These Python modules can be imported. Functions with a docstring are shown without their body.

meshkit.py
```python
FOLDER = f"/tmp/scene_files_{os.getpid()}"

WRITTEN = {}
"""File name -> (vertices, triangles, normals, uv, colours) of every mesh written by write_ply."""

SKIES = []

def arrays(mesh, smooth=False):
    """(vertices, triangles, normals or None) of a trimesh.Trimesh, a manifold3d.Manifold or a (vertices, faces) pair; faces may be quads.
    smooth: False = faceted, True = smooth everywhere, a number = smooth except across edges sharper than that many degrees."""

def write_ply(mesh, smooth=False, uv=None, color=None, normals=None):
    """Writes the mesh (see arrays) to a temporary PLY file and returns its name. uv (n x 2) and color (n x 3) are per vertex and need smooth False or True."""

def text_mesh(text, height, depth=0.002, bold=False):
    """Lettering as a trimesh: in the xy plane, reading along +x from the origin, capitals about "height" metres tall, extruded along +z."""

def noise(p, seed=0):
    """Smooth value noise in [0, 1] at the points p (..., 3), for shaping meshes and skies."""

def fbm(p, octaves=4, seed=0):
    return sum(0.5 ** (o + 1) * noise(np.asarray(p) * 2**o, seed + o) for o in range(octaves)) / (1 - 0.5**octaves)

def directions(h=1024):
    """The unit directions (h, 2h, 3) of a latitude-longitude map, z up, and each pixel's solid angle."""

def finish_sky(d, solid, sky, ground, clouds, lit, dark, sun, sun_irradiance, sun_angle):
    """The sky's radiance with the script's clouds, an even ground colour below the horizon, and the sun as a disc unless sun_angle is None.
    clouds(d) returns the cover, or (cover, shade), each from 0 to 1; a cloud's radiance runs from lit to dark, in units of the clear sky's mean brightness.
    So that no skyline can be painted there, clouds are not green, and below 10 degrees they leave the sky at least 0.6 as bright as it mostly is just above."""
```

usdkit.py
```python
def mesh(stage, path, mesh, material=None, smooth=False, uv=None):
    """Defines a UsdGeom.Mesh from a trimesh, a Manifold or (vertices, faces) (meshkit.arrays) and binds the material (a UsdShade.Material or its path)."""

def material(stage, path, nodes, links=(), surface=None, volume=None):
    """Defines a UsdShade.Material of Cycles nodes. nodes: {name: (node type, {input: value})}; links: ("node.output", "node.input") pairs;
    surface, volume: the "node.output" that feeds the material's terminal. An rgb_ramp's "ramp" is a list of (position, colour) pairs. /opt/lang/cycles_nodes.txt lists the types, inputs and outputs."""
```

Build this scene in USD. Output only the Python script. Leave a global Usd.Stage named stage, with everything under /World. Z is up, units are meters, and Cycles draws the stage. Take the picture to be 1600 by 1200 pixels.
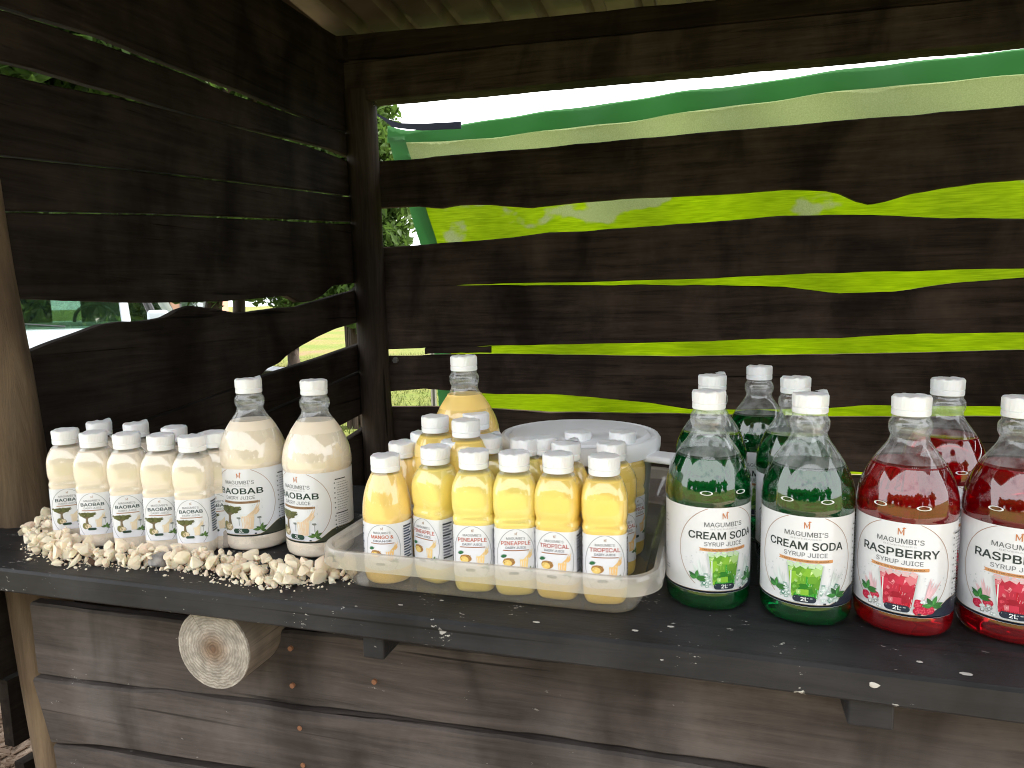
import math, random
import numpy as np, trimesh
import usdkit, meshkit
from pxr import Usd, UsdGeom, UsdLux, UsdShade, Sdf, Gf, Vt
from shapely.geometry import Polygon, Point, LineString, box as sbox
from shapely import affinity
from shapely.ops import unary_union

random.seed(7); RNG = np.random.default_rng(7)
stage = Usd.Stage.CreateInMemory()
UsdGeom.SetStageUpAxis(stage, UsdGeom.Tokens.z); UsdGeom.SetStageMetersPerUnit(stage, 1.0)
stage.SetDefaultPrim(UsdGeom.Xform.Define(stage, '/World').GetPrim())
UsdGeom.Scope.Define(stage, '/World/Looks')

# ------------------------------------------------------------------ camera, sky, sun, exposure
EXPOSURE = 1.36
SKY = 0.11
SUN_I, SUN_EL, SUN_DIR = 1.25, math.radians(56), (0.95, 0.47)          # direction towards the sun on the ground
F, PITCH, ROLL, YAW = 1095.9, 0.1212, -0.0195, -0.2869                 # focal length in pixels of a 1600 wide picture
EYE = np.array([0, 0, 1.32]); SHELF = 0.90

def axes():
    cy, sy = math.cos(YAW), math.sin(YAW)
    f, r, u = np.array([sy, cy, 0.]), np.array([cy, -sy, 0.]), np.array([0, 0, 1.])
    f, u = f*math.cos(PITCH)-u*math.sin(PITCH), u*math.cos(PITCH)+f*math.sin(PITCH)
    r, u = r*math.cos(ROLL)+u*math.sin(ROLL), u*math.cos(ROLL)-r*math.sin(ROLL)
    return r, u, f
R_, U_, F_ = axes()
cam = UsdGeom.Camera.Define(stage, '/World/camera')
cam.AddTransformOp().Set(Gf.Matrix4d(*R_, 0, *U_, 0, *(-F_), 0, *EYE, 1))
cam.CreateHorizontalApertureAttr(36.0); cam.CreateVerticalApertureAttr(27.0)
cam.CreateFocalLengthAttr(F/1600*36); cam.CreateClippingRangeAttr(Gf.Vec2f(0.02, 2000))
cam.CreateExposureAttr(EXPOSURE)

dome = UsdLux.DomeLight.Define(stage, '/World/sky')
SROT = math.atan2(SUN_DIR[0], SUN_DIR[1])
skymat = usdkit.material(stage, '/World/Looks/sky', {
    's': ('sky_texture', {'sky_type': 'single_scattering', 'sun_disc': False, 'sun_elevation': SUN_EL, 'sun_rotation': SROT, 'aerosol_density': 2.0}),
    'tc': ('texture_coordinate', {}), 'mp': ('mapping', {'scale': (1.6, 1.6, 4.0)}),
    'n': ('noise_texture', {'scale': 1.3, 'detail': 6, 'roughness': 0.6}),
    'r': ('rgb_ramp', {'ramp': [(0.18, (0, 0, 0)), (0.44, (1, 1, 1))]}),
    'm': ('mix', {'color2': (9.5, 9.7, 10.0)}),
    'b': ('background_shader', {'strength': SKY})},
    [('tc.generated', 'mp.vector'), ('mp.vector', 'n.vector'), ('n.fac', 'r.fac'), ('r.color', 'm.fac'), ('s.color', 'm.color1'), ('m.color', 'b.color')], surface='b.background')
UsdShade.MaterialBindingAPI.Apply(dome.GetPrim()).Bind(skymat)
dome.GetPrim().SetCustomDataByKey('kind', 'structure')
sun = UsdLux.DistantLight.Define(stage, '/World/sun')
sun.CreateNormalizeAttr(True); sun.CreateIntensityAttr(SUN_I); sun.CreateAngleAttr(0.5); sun.CreateColorAttr(Gf.Vec3f(1, .95, .87))
h_ = math.hypot(*SUN_DIR); SD = np.array([SUN_DIR[0]/h_*math.cos(SUN_EL), SUN_DIR[1]/h_*math.cos(SUN_EL), math.sin(SUN_EL)])
zx = SD; xx = np.cross([0, 0, 1], zx); xx /= np.linalg.norm(xx); yx = np.cross(zx, xx)
sun.AddTransformOp().Set(Gf.Matrix4d(*xx, 0, *yx, 0, *zx, 0, 0, 0, 0, 1))

# ------------------------------------------------------------------ helpers
def ray(px, py): return F_+R_*((px-800)/F)+U_*((600-py)/F)
def atz(px, py, z): d = ray(px, py); return EYE+d*((z-EYE[2])/d[2])
def aty(px, py, y): d = ray(px, py); return EYE+d*(y/d[1])
def atplane(px, py, p0, n): d = ray(px, py); return EYE+d*(np.dot(np.asarray(p0)-EYE, n)/np.dot(d, n))

_used = {}
def numbered(parent, name):
    k = (parent, name); n = _used.get(k, 0); _used[k] = n+1
    return f'{parent}/{name}' if n == 0 else f'{parent}/{name}_{n:03d}'
def pathof(p): return '/World' if p is None else str(p.GetPath() if hasattr(p, 'GetPath') else p)
def meta(prim, label=None, cat=None, group=None, kind=None):
    prim = prim.GetPrim() if hasattr(prim, 'GetPrim') else prim
    for k, v in (('label', label), ('category', cat), ('group', group), ('kind', kind)):
        if v: prim.SetCustomDataByKey(k, v)
    return prim
def obj(name, m, mat, parent=None, smooth=False, label=None, cat=None, group=None, kind=None):
    p = usdkit.mesh(stage, numbered(pathof(parent), name), m, M[mat], smooth=smooth)
    return meta(p, label, cat, group, kind)
def thing(name, label, cat, loc=(0, 0, 0), rotz=0., group=None, parent=None):
    x = UsdGeom.Xform.Define(stage, numbered(pathof(parent), name))
    x.AddTranslateOp().Set(Gf.Vec3d(*map(float, loc)))
    if rotz: x.AddRotateZOp().Set(float(math.degrees(rotz)))
    return meta(x, label, cat, group)
KINDS = stage.CreateClassPrim('/World/kinds')
def kind_of(name):
    return UsdGeom.Xform.Define(stage, f'/World/kinds/{name}').GetPrim()
def copy(name, src, label, cat, loc, rotz=0., group=None, scale=None, tilt=None):
    x = UsdGeom.Xform.Define(stage, numbered('/World', name))
    x.GetPrim().GetReferences().AddInternalReference(src.GetPath())
    x.AddTranslateOp().Set(Gf.Vec3d(*map(float, loc)))
    x.AddRotateZOp().Set(float(math.degrees(rotz)))
    if tilt: x.AddRotateXYZOp().Set(Gf.Vec3f(*tilt))
    if scale: x.AddScaleOp().Set(Gf.Vec3f(*map(float, scale)))
    x.GetPrim().SetInstanceable(True)
    return meta(x, label, cat, group)
cat_ = trimesh.util.concatenate
def box(sx, sy, sz, c=(0, 0, 0)):
    m = trimesh.creation.box((sx, sy, sz)); m.apply_translation(c); return m
def rbox(sx, sy, sz, r, c=(0, 0, 0), seg=3):
    """box with rounded edges (hull of small spheres)"""
    s = trimesh.creation.icosphere(1, r).vertices; out = []
    for a in (-1, 1):
        for b in (-1, 1):
            for d in (-1, 1): out.append(s+[a*(sx/2-r), b*(sy/2-r), d*(sz/2-r)])
    m = trimesh.convex.convex_hull(np.vstack(out)); m.apply_translation(c); return m
def lathe(prof, n=48, closed=True):
    """prof: (r, z) from bottom to top"""
    prof = np.asarray(prof, float); a = np.linspace(0, 2*np.pi, n, endpoint=False)
    v = np.stack([prof[:, 0][:, None]*np.cos(a), prof[:, 0][:, None]*np.sin(a), np.repeat(prof[:, 1][:, None], n, 1)], -1).reshape(-1, 3)
    return grid_tube(v, len(prof), n)
def grid_tube(v, rows, n):
    f = []
    for i in range(rows-1):
        a = i*n+np.arange(n); b = i*n+(np.arange(n)+1) % n
        f.append(np.stack([a, b, b+n], 1)); f.append(np.stack([a, b+n, a+n], 1))
    return trimesh.Trimesh(v, np.vstack(f), process=False)
def tube(pts, r, n=10, cap=True):
    pts = np.asarray(pts, float); k = len(pts); r = np.broadcast_to(np.asarray(r, float), (k,)); rings = []
    t = np.gradient(pts, axis=0); t /= np.linalg.norm(t, axis=1, keepdims=True)
    ref = np.array([0, 0, 1.]) if abs(t[0, 2]) < .9 else np.array([1., 0, 0])
    a = np.linspace(0, 2*np.pi, n, endpoint=False)
    for i in range(k):
        u = np.cross(ref, t[i]); u /= np.linalg.norm(u); w = np.cross(t[i], u)
        rings.append(pts[i]+r[i]*(np.cos(a)[:, None]*u+np.sin(a)[:, None]*w))
    v = np.vstack(rings+([pts[:1], pts[-1:]] if cap else [])); m = grid_tube(v, k, n); f = m.faces
    if cap:
        i = np.arange(n); j = (i+1) % n
        f = np.vstack([f, np.stack([j, i, np.full(n, k*n)], 1), np.stack([(k-1)*n+i, (k-1)*n+j, np.full(n, k*n+1)], 1)])
    return trimesh.Trimesh(v, f, process=False)
def spline(prof, n):
    """smooth resampling of a (r, z) profile"""
    from scipy.interpolate import PchipInterpolator
    p = np.asarray(prof, float); t = np.r_[0, np.cumsum(np.hypot(*np.diff(p, axis=0).T))]
    return PchipInterpolator(t, p)(np.linspace(0, t[-1], n))

# ------------------------------------------------------------------ materials
M = {}
def mat(name, nodes, links=(), surface='p.BSDF', volume=None):
    M[name] = usdkit.material(stage, f'/World/Looks/{name}', nodes, links, surface, volume); return M[name]
def plain(name, c, rough=.5, **kw): mat(name, {'p': ('principled_bsdf', {'base_color': c, 'roughness': rough, **kw})})
def wood(name, c1, c2, along, rough=.7, dust=(.3, .27, .24), dustamt=.0, spec=.3, scale=1.0, specks=0.0, bumpd=.004, thr=.41):
    """stained timber; along = axis of the grain; pale chips and dust are wear"""
    s = {'x': (3.0, 48, 48), 'y': (48, 3.0, 48), 'z': (44, 44, 2.8)}[along]
    nodes = {'g': ('geometry', {}), 'm': ('mapping', {'scale': tuple(k*scale for k in s)}), 'n': ('noise_texture', {'scale': 1.0, 'detail': 9, 'roughness': .72, 'distortion': .5}),
        'n2': ('noise_texture', {'scale': 4.5, 'detail': 5, 'roughness': .6}), 'mr': ('rgb_ramp', {'ramp': [(.3, c1), (.72, c2)]}),
        'r2': ('rgb_ramp', {'ramp': [(.45, (0, 0, 0)), (.8, (dustamt,)*3)]}), 'x': ('mix', {'color2': dust}),
        'm3': ('mapping', {'scale': {'x': (.45, 1, 1), 'y': (1, .45, 1), 'z': (1, 1, .45)}[along]}), 'n3': ('noise_texture', {'scale': 150, 'detail': 4, 'roughness': .7}), 'n4': ('noise_texture', {'scale': 11, 'detail': 5, 'roughness': .8}), 'a': ('math', {'math_type': 'multiply'}),
        'r3': ('rgb_ramp', {'ramp': [(thr, (0, 0, 0)), (thr+.02, (specks,)*3)]}), 'y': ('mix', {'color2': (.5, .49, .47)}),
        'mc': ('mapping', {'scale': {'x': (.9, 75, 75), 'y': (75, .9, 75), 'z': (75, 75, .9)}[along]}), 'nc': ('noise_texture', {'scale': 1.0, 'detail': 3, 'distortion': .3}), 'rc': ('rgb_ramp', {'ramp': [(.27, (.25, .24, .23)), (.33, (1, 1, 1))]}),
        'ms': ('mapping', {'scale': {'x': (4, 4, 1.8), 'y': (4, 4, 1.8), 'z': (5, 5, 1.0)}[along], 'location': (3.3, 1.1, 7.7)}), 'ns': ('noise_texture', {'scale': 1.3, 'detail': 4, 'roughness': .5, 'distortion': .8}), 'rs': ('rgb_ramp', {'ramp': [(.34, (.5, .48, .47)), (.5, (1, 1, 1)), (.7, (1.3, 1.28, 1.25))]}),
        'k1': ('mix', {'mix_type': 'multiply', 'fac': 1.0}), 'k2': ('mix', {'mix_type': 'multiply', 'fac': 1.0}), 'bm': ('bump', {'strength': .6, 'distance': bumpd}), 'p': ('principled_bsdf', {'roughness': rough, 'specular_ior_level': spec})}
    mat(name, nodes, [('g.position', 'm.vector'), ('m.vector', 'n.vector'), ('g.position', 'n2.vector'), ('n.fac', 'mr.fac'), ('n2.fac', 'r2.fac'), ('mr.color', 'x.color1'), ('r2.color', 'x.fac'),
        ('g.position', 'm3.vector'), ('m3.vector', 'n3.vector'), ('g.position', 'n4.vector'), ('n3.fac', 'a.value1'), ('n4.fac', 'a.value2'), ('a.value', 'r3.fac'), ('x.color', 'y.color1'), ('r3.color', 'y.fac'),
        ('g.position', 'mc.vector'), ('mc.vector', 'nc.vector'), ('nc.fac', 'rc.fac'), ('g.position', 'ms.vector'), ('ms.vector', 'ns.vector'), ('ns.fac', 'rs.fac'), ('y.color', 'k1.color1'), ('rc.color', 'k1.color2'), ('k1.color', 'k2.color1'), ('rs.color', 'k2.color2'),
        ('k2.color', 'p.base_color'), ('n.fac', 'bm.height'), ('bm.normal', 'p.normal')])
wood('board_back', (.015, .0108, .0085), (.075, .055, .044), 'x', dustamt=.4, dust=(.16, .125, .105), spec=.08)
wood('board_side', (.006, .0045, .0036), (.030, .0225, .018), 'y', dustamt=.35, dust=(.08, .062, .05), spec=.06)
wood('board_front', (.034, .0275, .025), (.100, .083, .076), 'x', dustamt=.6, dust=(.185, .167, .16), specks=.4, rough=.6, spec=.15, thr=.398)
wood('shelf_paint', (.011, .011, .0125), (.024, .0235, .026), 'x', dustamt=.5, dust=(.065, .062, .063), specks=.85, rough=.5, spec=.25, thr=.366, bumpd=.002)
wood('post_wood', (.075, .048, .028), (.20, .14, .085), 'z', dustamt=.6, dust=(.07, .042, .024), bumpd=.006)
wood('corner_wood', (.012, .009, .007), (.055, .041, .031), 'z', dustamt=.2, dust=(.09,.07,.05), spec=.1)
wood('log_side', (.13, .105, .08), (.30, .25, .2), 'y', dustamt=.3)
wood('rafter_wood', (.012, .009, .007), (.04, .029, .021), 'x', spec=.08)
wood('pale_wood', (.30, .26, .22), (.45, .40, .35), 'x')
mat('log_end', {'t': ('texture_coordinate', {}), 'w': ('wave_texture', {'wave_type': 'rings', 'rings_direction': 'y', 'scale': 62, 'distortion': 5.0, 'detail': 4, 'detail_scale': 2.5}),
    'n': ('noise_texture', {'scale': 60, 'detail': 4}), 'r': ('rgb_ramp', {'ramp': [(.0, (.28, .245, .205)), (1, (.37, .33, .285))]}), 'x': ('mix', {'mix_type': 'overlay', 'fac': .8}),
    'l': ('vector_math', {'math_type': 'length'}), 'hr': ('rgb_ramp', {'ramp': [(0.003, (.35, .22, .15)), (.012, (.62, .48, .38)), (.034, (1, 1, 1))]}), 'sx': ('separate_xyz', {}), 'at': ('math', {'math_type': 'arctan2'}), 'n1': ('noise_texture', {'dimensions': '1D', 'scale': 2.6, 'detail': 4, 'roughness': .75}), 'cr': ('rgb_ramp', {'ramp': [(.30, (.3, .26, .22)), (.345, (1, 1, 1))]}), 'z': ('mix', {'mix_type': 'multiply', 'fac': 1.0}), 'y': ('mix', {'mix_type': 'multiply', 'fac': 1.0}),
    'b': ('bump', {'strength': .5, 'distance': .003}), 'p': ('principled_bsdf', {'roughness': .85})},
    [('t.object', 'w.vector'), ('t.object', 'n.vector'), ('w.fac', 'r.fac'), ('r.color', 'x.color1'), ('n.fac', 'x.color2'), ('t.object', 'l.vector1'), ('l.value', 'hr.fac'), ('x.color', 'y.color1'), ('hr.color', 'y.color2'),
     ('t.object', 'sx.vector'), ('sx.z', 'at.value1'), ('sx.x', 'at.value2'), ('at.value', 'n1.w'), ('n1.fac', 'cr.fac'), ('y.color', 'z.color1'), ('cr.color', 'z.color2'), ('z.color', 'p.base_color'), ('w.fac', 'b.height'), ('b.normal', 'p.normal')])
mat('roof_metal', {'g': ('geometry', {}), 'n': ('noise_texture', {'scale': 7, 'detail': 5}), 'r': ('rgb_ramp', {'ramp': [(.3, (.062, .042, .030)), (.7, (.135, .097, .070))]}), 'p': ('principled_bsdf', {'roughness': .65})},
    [('g.position', 'n.vector'), ('n.fac', 'r.fac'), ('r.color', 'p.base_color')])
plain('rusty_steel', (.20, .085, .04), .7); plain('dull_steel', (.35, .34, .33), .4, metallic=.8)
mat('cap_white', {'g': ('texture_coordinate', {}), 'n': ('noise_texture', {'scale': 90, 'detail': 2}), 'b': ('bump', {'strength': .35, 'distance': .0012}), 'p': ('principled_bsdf', {'base_color': (.80, .80, .81), 'roughness': .42, 'subsurface_weight': .15, 'subsurface_scale': .004})},
    [('g.object', 'n.vector'), ('n.fac', 'b.height'), ('b.normal', 'p.normal')])
mat('pet', {'lw': ('layer_weight', {'blend': .5}), 'pw': ('math', {'math_type': 'power', 'value2': 4.0}), 'f': ('math', {'math_type': 'multiply_add', 'value2': .85, 'value3': .10}), 't': ('transparent_bsdf', {'color': (.99, 1, 1)}), 'g': ('glossy_bsdf', {'color': (1, 1, 1), 'roughness': .03}), 'x': ('mix_closure', {})},
    [('lw.facing', 'pw.value1'), ('pw.value', 'f.value1'), ('f.value', 'x.fac'), ('t.BSDF', 'x.closure1'), ('g.BSDF', 'x.closure2')], surface='x.closure')
mat('pet_misted', {'lw': ('layer_weight', {'blend': .5}), 'pw': ('math', {'math_type': 'power', 'value2': 4.0}), 'f': ('math', {'math_type': 'multiply_add', 'value2': .85, 'value3': .10}), 't': ('transparent_bsdf', {'color': (.98, .99, .99)}), 'g': ('glossy_bsdf', {'color': (1, 1, 1), 'roughness': .04}), 'x': ('mix_closure', {}),
    'tc': ('texture_coordinate', {}), 'n': ('noise_texture', {'scale': 48, 'detail': 3, 'roughness': .5}), 'r': ('rgb_ramp', {'ramp': [(.35, (.03,)*3), (.72, (.22,)*3)]}), 'd': ('translucent_bsdf', {'color': (.75, .78, .78)}), 'd2': ('diffuse_bsdf', {'color': (.75, .78, .78)}),
    'dd': ('mix_closure', {'fac': .5}), 'y': ('mix_closure', {})},
    [('lw.facing', 'pw.value1'), ('pw.value', 'f.value1'), ('f.value', 'x.fac'), ('t.BSDF', 'x.closure1'), ('g.BSDF', 'x.closure2'), ('tc.object', 'n.vector'), ('n.fac', 'r.fac'), ('r.color', 'y.fac'), ('d.BSDF', 'dd.closure1'), ('d2.BSDF', 'dd.closure2'), ('x.closure', 'y.closure1'), ('dd.closure', 'y.closure2')], surface='y.closure')
def juice(name, c, rough=.4, sss=.2):
    plain(name, c, rough, subsurface_weight=sss, subsurface_scale=.012, subsurface_radius=(1., .7, .4))
juice('juice_baobab', (.88, .745, .595)); juice('juice_pineapple', (.94, .725, .20)); juice('juice_tropical', (.97, .665, .165)); juice('juice_mango', (.97, .65, .20))
def syrup(name, c, tw):
    mat(name, {'p': ('principled_bsdf', {'base_color': c, 'roughness': .0, 'ior': 1.35, 'transmission_weight': tw})})
syrup('syrup_green', (.0010, .18, .034), .93); syrup('syrup_red', (.50, .001, .006), .84)
plain('label_paper', (.765, .77, .81), .45)
mat('label_ink', {'a': ('attribute', {'attribute': 'ink'}), 'p': ('principled_bsdf', {'roughness': .45})}, [('a.color', 'p.base_color')])
mat('tray_plastic', {'lw': ('layer_weight', {'blend': .5}), 'pw': ('math', {'math_type': 'power', 'value2': 4.0}), 'f': ('math', {'math_type': 'multiply_add', 'value2': .85, 'value3': .07}), 't': ('transparent_bsdf', {'color': (.95, .915, .85)}), 'tl': ('translucent_bsdf', {'color': (.72, .69, .66)}), 'd': ('diffuse_bsdf', {'color': (.72, .69, .66)}), 'dd': ('mix_closure', {'fac': .5}),
    'a': ('mix_closure', {'fac': .16}), 'g': ('glossy_bsdf', {'roughness': .12, 'color': (1, 1, 1)}), 'x': ('mix_closure', {})},
    [('tl.BSDF', 'dd.closure1'), ('d.BSDF', 'dd.closure2'), ('t.BSDF', 'a.closure1'), ('dd.closure', 'a.closure2'), ('lw.facing', 'pw.value1'), ('pw.value', 'f.value1'), ('f.value', 'x.fac'), ('a.closure', 'x.closure1'), ('g.BSDF', 'x.closure2')], surface='x.closure')
mat('rim_plastic', {'lw': ('layer_weight', {'blend': .5}), 'pw': ('math', {'math_type': 'power', 'value2': 4.0}), 'f': ('math', {'math_type': 'multiply_add', 'value2': .85, 'value3': .07}), 't': ('transparent_bsdf', {'color': (.95, .915, .85)}), 'tl': ('translucent_bsdf', {'color': (.72, .69, .66)}), 'd': ('diffuse_bsdf', {'color': (.72, .69, .66)}), 'dd': ('mix_closure', {'fac': .42}),
    'a': ('mix_closure', {'fac': .5}), 'g': ('glossy_bsdf', {'roughness': .12, 'color': (1, 1, 1)}), 'x': ('mix_closure', {})},
    [('tl.BSDF', 'dd.closure1'), ('d.BSDF', 'dd.closure2'), ('t.BSDF', 'a.closure1'), ('dd.closure', 'a.closure2'), ('lw.facing', 'pw.value1'), ('pw.value', 'f.value1'), ('f.value', 'x.fac'), ('a.closure', 'x.closure1'), ('g.BSDF', 'x.closure2')], surface='x.closure')
mat('tub_plastic', {'lw': ('layer_weight', {'blend': .5}), 'pw': ('math', {'math_type': 'power', 'value2': 4.0}), 'f': ('math', {'math_type': 'multiply_add', 'value2': .85, 'value3': .07}), 't': ('transparent_bsdf', {'color': (.85, .90, .87)}), 'tl': ('translucent_bsdf', {'color': (.6, .66, .63)}), 'd': ('diffuse_bsdf', {'color': (.6, .66, .63)}), 'dd': ('mix_closure', {'fac': .5}),
    'a': ('mix_closure', {'fac': .6}), 'g': ('glossy_bsdf', {'roughness': .15, 'color': (1, 1, 1)}), 'x': ('mix_closure', {})},
    [('tl.BSDF', 'dd.closure1'), ('d.BSDF', 'dd.closure2'), ('t.BSDF', 'a.closure1'), ('dd.closure', 'a.closure2'), ('lw.facing', 'pw.value1'), ('pw.value', 'f.value1'), ('f.value', 'x.fac'), ('a.closure', 'x.closure1'), ('g.BSDF', 'x.closure2')], surface='x.closure')
plain('lid_plastic', (.84, .85, .87), .6, specular_ior_level=.15)
mat('pulp', {'g': ('texture_coordinate', {}), 'n': ('noise_texture', {'scale': 130, 'detail': 4}), 'o': ('object_info', {}), 'r': ('rgb_ramp', {'ramp': [(0, (.82, .69, .50)), (.5, (.86, .76, .60)), (.85, (.82, .68, .52)), (1, (.74, .58, .45))]}),
    'b': ('bump', {'strength': .5, 'distance': .002}), 'p': ('principled_bsdf', {'roughness': .9, 'specular_ior_level': .1, 'subsurface_weight': .15, 'subsurface_scale': .004})},
    [('g.object', 'n.vector'), ('o.random', 'r.fac'), ('r.color', 'p.base_color'), ('n.fac', 'b.height'), ('b.normal', 'p.normal')])
mat('grey_stone', {'g': ('texture_coordinate', {}), 'n': ('noise_texture', {'scale': 60, 'detail': 4}), 'r': ('rgb_ramp', {'ramp': [(.35, (.13, .125, .13)), (.65, (.45, .42, .40))]}), 'p': ('principled_bsdf', {'roughness': .9})}, [('g.object', 'n.vector'), ('n.fac', 'r.fac'), ('r.color', 'p.base_color')])
plain('pale_paint', (.50, .48, .45), .7); plain('brown_husk', (.10, .055, .035), .8)
def cloth(name, nodes, links, col):
    mat(name, {**nodes, 'tl': ('translucent_bsdf', {}), 'd': ('diffuse_bsdf', {}), 'x': ('mix_closure', {'fac': .36})}, links+[(col, 'tl.color'), (col, 'd.color'), ('tl.BSDF', 'x.closure1'), ('d.BSDF', 'x.closure2')], surface='x.closure')
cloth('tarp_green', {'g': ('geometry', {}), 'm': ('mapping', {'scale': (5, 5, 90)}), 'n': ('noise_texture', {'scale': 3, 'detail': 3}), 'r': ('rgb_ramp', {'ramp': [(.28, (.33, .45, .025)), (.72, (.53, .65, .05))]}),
    'm2': ('mapping', {'scale': (1.6, 1.6, 2.6)}), 'n2': ('noise_texture', {'scale': 1.8, 'detail': 4, 'roughness': .5}), 'sz': ('separate_xyz', {}), 'mr': ('map_range', {'from_min': 1.51, 'from_max': 1.96, 'to_min': -.26, 'to_max': .24}), 'ad': ('math', {'math_type': 'add'}), 'rr': ('rgb_ramp', {'ramp': [(.50, (0, 0, 0)), (.53, (1, 1, 1))]}),  # pale upper patches: sun on the cloth, painted into the colour by height and noise
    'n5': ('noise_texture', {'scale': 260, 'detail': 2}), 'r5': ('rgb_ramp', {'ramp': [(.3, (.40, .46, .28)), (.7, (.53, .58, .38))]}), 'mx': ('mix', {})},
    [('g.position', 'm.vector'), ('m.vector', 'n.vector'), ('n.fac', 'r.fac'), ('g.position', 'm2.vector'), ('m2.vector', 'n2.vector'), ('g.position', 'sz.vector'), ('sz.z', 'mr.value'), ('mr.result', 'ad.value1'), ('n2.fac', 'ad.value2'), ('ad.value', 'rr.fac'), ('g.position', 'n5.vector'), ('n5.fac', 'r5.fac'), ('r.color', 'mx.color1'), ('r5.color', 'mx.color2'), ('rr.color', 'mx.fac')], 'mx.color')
cloth('tarp_hem', {'c': ('color', {'value': (.13, .32, .145)})}, [], 'c.color')
plain('strap_navy', (.015, .022, .05), .7)
def leafmat(name, ramp):
    mat(name, {'g': ('geometry', {}), 'r': ('rgb_ramp', {'ramp': ramp}), 'tl': ('translucent_bsdf', {}), 'p': ('principled_bsdf', {'roughness': .5, 'specular_ior_level': .3}), 'x': ('mix_closure', {'fac': .5})},
        [('g.random_per_island', 'r.fac'), ('r.color', 'tl.color'), ('r.color', 'p.base_color'), ('p.BSDF', 'x.closure1'), ('tl.BSDF', 'x.closure2')], surface='x.closure')
leafmat('leaf_green', [(0, (.06, .11, .02)), (.6, (.15, .21, .04)), (.92, (.27, .33, .07)), (1, (.26, .14, .05))])
leafmat('leaf_flower', [(0, (.06, .12, .025)), (.6, (.16, .23, .05)), (.90, (.26, .31, .10)), (.93, (.55, .10, .04)), (1, (.60, .14, .05))])
leafmat('grass_blade', [(0, (.09, .12, .025)), (.6, (.15, .18, .04)), (1, (.26, .24, .10))])
leafmat('wood_chip', [(0, (.30, .21, .145)), (.5, (.47, .36, .265)), (1, (.62, .52, .42))])
wood('bark', (.022, .015, .011), (.065, .043, .03), 'z', bumpd=.02)
mat('ground', {'g': ('geometry', {}), 'n': ('noise_texture', {'scale': .35, 'detail': 6, 'roughness': .6}), 'n2': ('noise_texture', {'scale': 14, 'detail': 5, 'roughness': .7}), 'r': ('rgb_ramp', {'ramp': [(.36, (.20, .145, .085)), (.46, (.17, .165, .055)), (.6, (.125, .16, .04))]}),
    'r2': ('rgb_ramp', {'ramp': [(.3, (.55, .55, .5)), (.7, (1.25, 1.25, 1.2))]}), 'x': ('mix', {'mix_type': 'multiply', 'fac': 1.0}), 'b': ('bump', {'strength': .6, 'distance': .05}), 'p': ('principled_bsdf', {'roughness': .95, 'specular_ior_level': .1})},
    [('g.position', 'n.vector'), ('g.position', 'n2.vector'), ('n.fac', 'r.fac'), ('n2.fac', 'r2.fac'), ('r.color', 'x.color1'), ('r2.color', 'x.color2'), ('x.color', 'p.base_color'), ('n2.fac', 'b.height'), ('b.normal', 'p.normal')])
mat('mulch', {'g': ('geometry', {}), 'n': ('noise_texture', {'scale': 40, 'detail': 6, 'roughness': .7}), 'r': ('rgb_ramp', {'ramp': [(.3, (.20, .14, .095)), (.7, (.46, .35, .26))]}), 'b': ('bump', {'strength': .8, 'distance': .02}), 'p': ('principled_bsdf', {'roughness': .95})},
    [('g.position', 'n.vector'), ('n.fac', 'r.fac'), ('r.color', 'p.base_color'), ('n.fac', 'b.height'), ('b.normal', 'p.normal')])
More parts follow.
